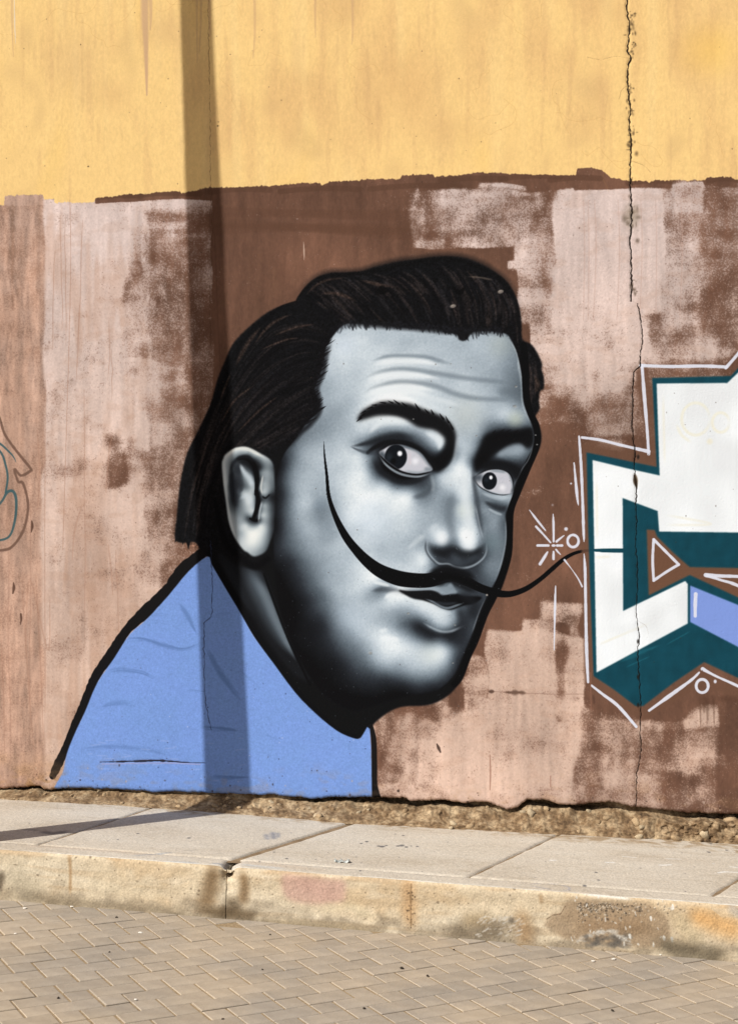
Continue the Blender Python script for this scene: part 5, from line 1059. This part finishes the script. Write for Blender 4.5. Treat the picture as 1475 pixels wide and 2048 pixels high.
# kerb stones
kj = [ksq(KA)[0]-3.2]+[float(kerb_sq(x, 1760)[0]) for x in (-330, 453)]+[float(kerb_sq(1475, 1840)[0])+.35, 6.6]
prof = [(KQ, -.02), (KQ-.002, -.003), (KQ-.006, .0)]+[(q, 0) for q in np.linspace(KQ-.02, .02, 8)]
prof += [(.02-.02*math.sin(a), -.02+.02*math.cos(a)) for a in np.linspace(.2, math.pi/2, 6)]+[(-.012*(d/.25), -d) for d in np.linspace(.03, .27, 26)]
prof = np.array(prof)
for k in range(len(kj)-1):
    a, b = kj[k]+.0012, kj[k+1]-.0012
    s = np.concatenate([[a, a+.004], np.linspace(a+.012, b-.012, max(12, int((b-a)/.009))), [b-.004, b]])
    SS, J = np.meshgrid(s, np.arange(len(prof))); Qp = prof[:, 0][J]; Dz = prof[:, 1][J]
    face = sstep(-.005, -.03, Dz)
    tq = np.where(Dz < -.001, np.minimum(Dz, -.0005)*1.0, Qp); tq = np.where((Dz < -.001) & (Dz > -.02), Dz, tq)
    h = hsamp(CG, SS, tq)
    wob = .004*np.sin(SS*3.1)+.003*np.sin(SS*7.7+1)
    # ragged broken corner at the open joint
    e = np.minimum(np.abs(SS-a), np.abs(SS-b)); brk = np.exp(-(e/.014)**2)
    openj = (abs(kj[k]-kj[2]) < 1e-6)*np.exp(-((SS-a)/.03)**2)+(abs(kj[k+1]-kj[2]) < 1e-6)*np.exp(-((SS-b)/.022)**2)
    rag = np.abs(noise(2.2, 2.2, 300+k, SS.shape[1], SS.shape[0]))
    push = -(.0015*brk+openj*(.012+.020*rag)*sstep(-.15, -.03, Dz)**2)
    out = h*1.3*face+push-wob*.3-.003*np.clip((Dz+.05)/.05, 0, 1)*0
    q2 = Qp-out*face; XY = kxy(SS, q2); Zt = ZS(*np.moveaxis(kxy(SS, np.minimum(Qp, KQ)), -1, 0))
    Z = Zt+Dz+np.where(face < .3, h*.6-.0012*brk-openj*.012*(1+rag), 0)
    ends = (e < 1e-6); XY = np.where(ends[..., None], XY+(-KN)*-.0+(-np.array(KN))*-.0, XY)
    P = np.concatenate([XY, (Z+CAMZ)[..., None]], -1)
    V = P.reshape(-1, 3); Qd = grid_quads(*SS.shape)
    uv = guv(SS, tq).reshape(-1, 2)
    # end faces
    n0 = len(V); back = np.concatenate([P[:, 0]-np.append(KN, 0)*.10, P[:, -1]-np.append(KN, 0)*.10]); nr = len(prof)
    V = np.concatenate([V, back]); uv = np.concatenate([uv, uv.reshape(SS.shape+(2,))[:, 0], uv.reshape(SS.shape+(2,))[:, -1]])
    ni_ = SS.shape[1]; r0 = np.arange(nr-1)
    Qa = np.stack([r0*ni_, n0+r0, n0+r0+1, (r0+1)*ni_], -1); Qb = np.stack([r0*ni_+ni_-1, (r0+1)*ni_+ni_-1, n0+nr+r0+1, n0+nr+r0], -1)
    mesh_np('kerb_stone', V, np.concatenate([Qd, Qa, Qb]), m_slab, walk, uv)
m_soil = ramp_mat('dark_soil', [(.3, S2L(52, 42, 32, .5)), (.7, S2L(92, 74, 56, .5))], 40, .95)
KSP = [kxy(-9, .02), kxy(9+KLEN, .02), kxy(9+KLEN, .125), kxy(-9, .125)]
fill_ = [(x, y) for x, y in KSP]
o = mesh_py('kerb_bedding', [(x, y, ZS(x, y)-z+CAMZ) for z in (.03, .30) for x, y in fill_], [(0, 1, 2, 3), (0, 4, 5, 1), (1, 5, 6, 2), (2, 6, 7, 3), (3, 7, 4, 0)], m_soil, walk)

# ---------------------------------------------------------------- road of herringbone pavers
ZR = lambda X, Y: zpl(ROAD, X, Y)
m_sand = ramp_mat('joint_sand', [(.3, S2L(168, 144, 112, .50)), (.5, S2L(190, 166, 132, .54)), (.7, S2L(212, 190, 156, .56))], 90, .95, ((300, .7), (900, .6)), .003)
far = [kxy(-70, .06), kxy(70, .06), kxy(70, -60), kxy(-70, -60)]
road = sheet('road', far, m_sand, lambda x, y: ZR(x, y)-.0032); tag(road, 'street paved with small sandy grey blocks', kind='structure')
ang = math.radians(30.2); UA = np.array([math.cos(ang), math.sin(ang)]); VA = np.array([math.sin(ang), -math.cos(ang)])
A_ = .0962
org = un(200+640/5.268, 1850+570/5.268, ROAD)[:2]
def clip_poly(P):
    """cut a block where it meets the kerb"""
    d = [-(KN@(np.array(p)-KA[:2]))*-1-.012-.004 for p in P]; out = []
    for i in range(len(P)):
        a, b, da, db = P[i], P[(i+1) % len(P)], d[i], d[(i+1) % len(P)]
        if da >= 0: out.append(a)
        if (da >= 0) != (db >= 0): t = da/(da-db); out.append(a+(b-a)*t)
    return out
def spk(nt, tc, out):
    n = nt.nodes.new('ShaderNodeTexNoise'); n.inputs['Scale'].default_value = 420; n.inputs['Detail'].default_value = 2
    gm = nt.nodes.new('ShaderNodeNewGeometry'); nt.links.new(gm.outputs['Position'], n.inputs['Vector'])
    r = nt.nodes.new('ShaderNodeValToRGB'); r.color_ramp.elements[0].position = .30; r.color_ramp.elements[1].position = .44
    r.color_ramp.elements[0].color = (.72, .70, .68, 1); r.color_ramp.elements[1].color = (1, 1, 1, 1); nt.links.new(n.outputs['Fac'], r.inputs['Fac'])
    n2_ = nt.nodes.new('ShaderNodeTexNoise'); n2_.inputs['Scale'].default_value = 2.3; n2_.inputs['Detail'].default_value = 5; nt.links.new(gm.outputs['Position'], n2_.inputs['Vector'])
    r2 = nt.nodes.new('ShaderNodeValToRGB'); r2.color_ramp.elements[0].position = .35; r2.color_ramp.elements[1].position = .68
    r2.color_ramp.elements[0].color = (.90, .91, .93, 1); r2.color_ramp.elements[1].color = (1.13, 1.08, 1.0, 1); nt.links.new(n2_.outputs['Fac'], r2.inputs['Fac'])
    for rr in (r, r2):
        mx = nt.nodes.new('ShaderNodeMix'); mx.data_type = 'RGBA'; mx.blend_type = 'MULTIPLY'; mx.inputs[0].default_value = 1
        nt.links.new(out, mx.inputs[6]); nt.links.new(rr.outputs[0], mx.inputs[7]); out = mx.outputs[2]
    return out
m_pav = ramp_mat('concrete_block', [(.3, S2L(165, 154, 140, .71)), (.7, S2L(188, 177, 162, .72))], 9, .9, ((160, .35), (600, .35)), .002, rnd=.075, extra=spk)
def paver_geo(P, c):
    """bevelled block; P is its outline round c"""
    P = [np.array(p)-c for p in P]; n = len(P); cen = sum(P)/n
    def ins(d):
        out = []
        for i in range(n):
            a, b, e = P[i-1], P[i], P[(i+1) % n]; u = (b-a)/max(1e-9, np.linalg.norm(b-a)); w = (e-b)/max(1e-9, np.linalg.norm(e-b))
            n1 = np.array([-u[1], u[0]]); n2v = np.array([-w[1], w[0]])
            if n1@(cen-b) < 0: n1, n2v = -n1, -n2v
            k = n1+n2v; k = k/max(.35, (k@n1)); out.append(b+k*d)
        return out
    V = [(p[0], p[1], -.03) for p in P]+[(p[0], p[1], -.0024) for p in P]+[(p[0], p[1], 0.) for p in ins(.0026)]
    F = [tuple(range(2*n, 3*n))]
    for l in (0, 1): F += [(l*n+i, l*n+(i+1) % n, (l+1)*n+(i+1) % n, (l+1)*n+i) for i in range(n)]
    return V, F
gu, gv = .0016, .0040                                           # half joints
cells = []
for i in range(-60, 60):
    for j in range(-60, 60):
        ph = (i-j) % 3
        if ph == 1: continue
        w = 2 if ph == 0 else 1
        P = [org+A_*(a*UA+b*VA)+ga*UA+gb*VA for a, b, ga, gb in ((i, j, gv, gu), (i+w, j, -gv, gu), (i+w, j+1, -gv, -gu), (i, j+1, gv, -gu))]
        c = sum(P)/4
        x = CX+c[0]/c[1]*F_ if c[1] > 1 else 1e9; y = HY-ZR(*c)/c[1]*F_ if c[1] > 1 else 1e9
        Pc = clip_poly(P)
        if len(Pc) < 3 or c[1] < 3.2 or abs(c[0]) > 3.2: continue
        ar = abs(sum(Pc[k][0]*Pc[(k+1) % len(Pc)][1]-Pc[(k+1) % len(Pc)][0]*Pc[k][1] for k in range(len(Pc))))/2
        if ar < .0006: continue
        cells.append((c, Pc, w, len(Pc) == 4 and np.allclose(Pc, P), x, y))
def in_view(c): return -60 < c[4] < 1535 and c[5] < 2085
vis = sorted([c for c in cells if in_view(c)], key=lambda c: -c[5])
near = vis[:600]
rest = [c for c in cells if not in_view(c)]+vis[600:]
shared = {}
rp = np.random.RandomState(3)
TX = math.atan(ROAD[1]); TY = math.atan(ROAD[2])
def tilt_of(c): return (TY+rp.normal(0, .004), -TX+rp.normal(0, .004), 0)
cnt = {1: 0, 2: 0}
for c, Pc, w, whole, x, y in near:
    nm = 'paver' if w == 2 else 'square_paver'
    if cnt[w] >= 300: rest.append((c, Pc, w, whole, x, y)); continue
    cnt[w] += 1
    if whole and w in shared: o = bpy.data.objects.new(nm, shared[w]); COL.objects.link(o)
    else:
        o = mesh_py(nm, *paver_geo(Pc, c), m_pav)
        if whole: shared[w] = o.data
    o.parent = road; o.location = (c[0], c[1], ZR(*c)+CAMZ+rp.normal(0, .0011)); o.rotation_euler = tilt_of(c)
V, F = [], []
for c, Pc, w, whole, x, y in rest:
    v, f = paver_geo(Pc, c); b = len(V); dz = rp.normal(0, .0011)
    V += [(p[0]+c[0], p[1]+c[1], p[2]+ZR(p[0]+c[0], p[1]+c[1])+CAMZ+dz) for p in v]; F += [tuple(k+b for k in t) for t in f]
tag(mesh_py('paving_beyond', V, F, m_pav, road), kind='stuff')

# ---------------------------------------------------------------- pole whose shadow crosses the wall
def ray_wall(x, y): u, v = wall_uv(x, y); p = WO+u*KD; return Vector((p[0], p[1], v+CAMZ))
pa, pb = ray_wall(455, 1588), ray_wall(392, 0)
ga_ = un(0, 1682.5, SIDE); dwn = Vector((ga_[0]-pa.x, ga_[1]-pa.y, 0)).normalized()
dist = 1.62
ba = pa+SUN*(dist/math.cos(SUN_EL)); bb = pb+SUN*(dist/math.cos(SUN_EL))
ax = (bb-ba).normalized(); zk = ZS(ba.x, ba.y)+CAMZ-.02
foot_p = ba+ax*((zk-ba.z)/ax.z); H_ = 8.2
r_at = lambda z: np.interp(z, [0, ba.z-zk, bb.z-zk, H_], [.092, .088, .061, .044])
zs = np.linspace(0, H_, 14); V, F = [], []
for z in zs:
    c = foot_p+ax*z; r = r_at(z)
    for k in range(24): V.append((c.x-foot_p.x+r*math.cos(k*math.tau/24), c.y-foot_p.y+r*math.sin(k*math.tau/24), c.z-foot_p.z))
for l in range(13): F += [(l*24+k, l*24+(k+1) % 24, (l+1)*24+(k+1) % 24, (l+1)*24+k) for k in range(24)]
F.append(tuple(range(13*24, 14*24)))
m_pole = ramp_mat('weathered_pole', [(.3, S2L(120, 112, 100, .6)), (.7, S2L(168, 158, 142, .6))], 6, .85)
m_steel = ramp_mat('galvanised_steel', [(.3, S2L(110, 112, 114, .6)), (.7, S2L(150, 152, 154, .6))], 20, .5)
pole = empty('utility_pole', foot_p); tag(pole, 'slender tapering concrete pole standing on the pavement left of the mural', 'pole')
mesh_py('shaft', V, F, m_pole, pole, True)
def ring(z, h, r, nm):
    V = []; c = ax*z
    for zz, rr in ((0, r*.92), (0, r), (h, r), (h, r*.92)): V += [(c.x+ax.x*zz+rr*math.cos(k*math.tau/24), c.y+ax.y*zz+rr*math.sin(k*math.tau/24), c.z+zz) for k in range(24)]
    mesh_py(nm, V, [(l*24+k, l*24+(k+1) % 24, ((l+1) % 4)*24+(k+1) % 24, ((l+1) % 4)*24+k) for l in range(4) for k in range(24)], m_steel, pole)
ring(7.2, .06, .05, 'steel_band'); ring(7.55, .06, .048, 'steel_band')
bmx = bmesh.new(); bmesh.ops.create_cube(bmx, size=1, matrix=Matrix.Translation(ax*7.42+Vector((0, -.09, 0)))@Matrix.Diagonal((1.3, .08, .1, 1)))
mex = bpy.data.meshes.new('cross_arm'); bmx.to_mesh(mex); bmx.free(); mex.materials.append(m_pole); ox = bpy.data.objects.new('cross_arm', mex); COL.objects.link(ox); ox.parent = pole

# ---------------------------------------------------------------- small loose things
m_peb = ramp_mat('dark_pebble', [(.3, S2L(40, 36, 32, .8)), (.7, S2L(80, 70, 60, .8))], 30)
pm = stone_mesh(31, 2); pm.materials.append(m_peb)
for k, (x, y, r, lb) in enumerate((
        (803, 1938, .0085, 'largest dark pebble, alone on the blocks below the kerb patch of pink paint'), (233, 1836, .007, 'dark pebble close to the kerb foot, left of the open kerb joint'),
        (219, 1905, .0045, 'small dark pebble on the blocks midway down at the left'), (540, 1870, .0045, 'small dark pebble near the kerb, right of the open kerb joint'),
        (525, 1940, .0045, 'small dark pebble on the blocks straight below the open kerb joint'), (728, 2018, .006, 'dark pebble near the bottom edge, below the largest pebble'),
        (854, 1952, .0055, 'dark pebble just right of the largest pebble on the blocks'), (445, 2040, .006, 'dark pebble at the bottom edge, left of centre'),
        (117, 1997, .0055, 'dark pebble on the blocks near the bottom left corner'), (1224, 2022, .006, 'dark pebble near the bottom edge at the right'),
        (907, 1900, .0045, 'small dark pebble near the kerb right of the pink patch'), (1146, 1886, .005, 'dark pebble against the kerb foot under its crumbled patch'))):
    q = un(x, y, ROAD); o = bpy.data.objects.new('pebble', pm); COL.objects.link(o); o.location = (q[0], q[1], q[2]+CAMZ+r*.45)
    r *= .8; o.scale = (r*1.2, r, r*.8); o.rotation_euler = (0, 0, k*1.3)
    tag(o, lb, 'pebble', 'pebbles lying on the block paving')
m_chip = ramp_mat('white_paint_chip', [(.3, S2L(225, 220, 210, .82)), (.7, S2L(245, 240, 232, .84))], 30)
for k, (x, y, r, lb) in enumerate((
        (50, 1817, .012, 'white paint chip under the kerb, the leftmost one'), (144, 1814, .012, 'white paint chip under the kerb, second from the left'),
        (281, 1866, .013, 'white paint chip on the blocks left of the open kerb joint'), (31, 1868, .009, 'small white paint chip at the left edge of the blocks'),
        (1186, 1923, .011, 'white paint chip lying left of another near the kerb at right'), (1226, 1919, .012, 'white paint chip right beside another near the kerb at right'),
        (1320, 1909, .018, 'long white paint chip touching the kerb foot at the right'), (271, 2000, .010, 'white paint chip near the bottom left, far from the kerb'))):
    q = un(x, y, ROAD); rc = random.Random(k); V = [(r*rc.uniform(.5, 1)*math.cos(a), r*rc.uniform(.4, .8)*math.sin(a), 0) for a in np.linspace(0, math.tau, 8)[:-1]]
    n = len(V); V = V+[(a*.92, b*.92, .0022) for a, b, _ in V]
    F = [tuple(range(n, 2*n))]+[(i, (i+1) % n, n+(i+1) % n, n+i) for i in range(n)]
    o = mesh_py('paint_chip', V, F, m_chip, None, False, (q[0], q[1], q[2]+CAMZ+.0015)); o.rotation_euler = (TY, -TX, 0)
    tag(o, lb, 'paint chip', 'white paint chips on the road')
# crumpled scrap on the slab
q = un(684, 1724, SIDE); V, F = [], []
rc = random.Random(2)
for j in range(5):
    for i in range(9): V.append(((i-4)*.0085, (j-2)*.009+rc.uniform(-.002, .002), max(.0008, .007+.007*math.sin(i*1.7+j*.8)+rc.uniform(-.003, .003)-.0025*abs(j-2))))
F = [(j*9+i, j*9+i+1, (j+1)*9+i+1, (j+1)*9+i) for j in range(4) for i in range(8)]
m_lit = ramp_mat('faded_plastic', [(.35, S2L(90, 96, 100, .8)), (.6, S2L(206, 210, 206, .8))], 60, .5)
o = mesh_py('crumpled_wrapper', V, F, m_lit, None, True, (q[0], q[1], q[2]+CAMZ)); sm_ = o.modifiers.new('thickness', 'SOLIDIFY'); sm_.thickness = .0012
o.rotation_euler = (0, 0, -.15); tag(o, 'crumpled grey scrap of wrapper lying on the pale slab near the kerb', 'litter')
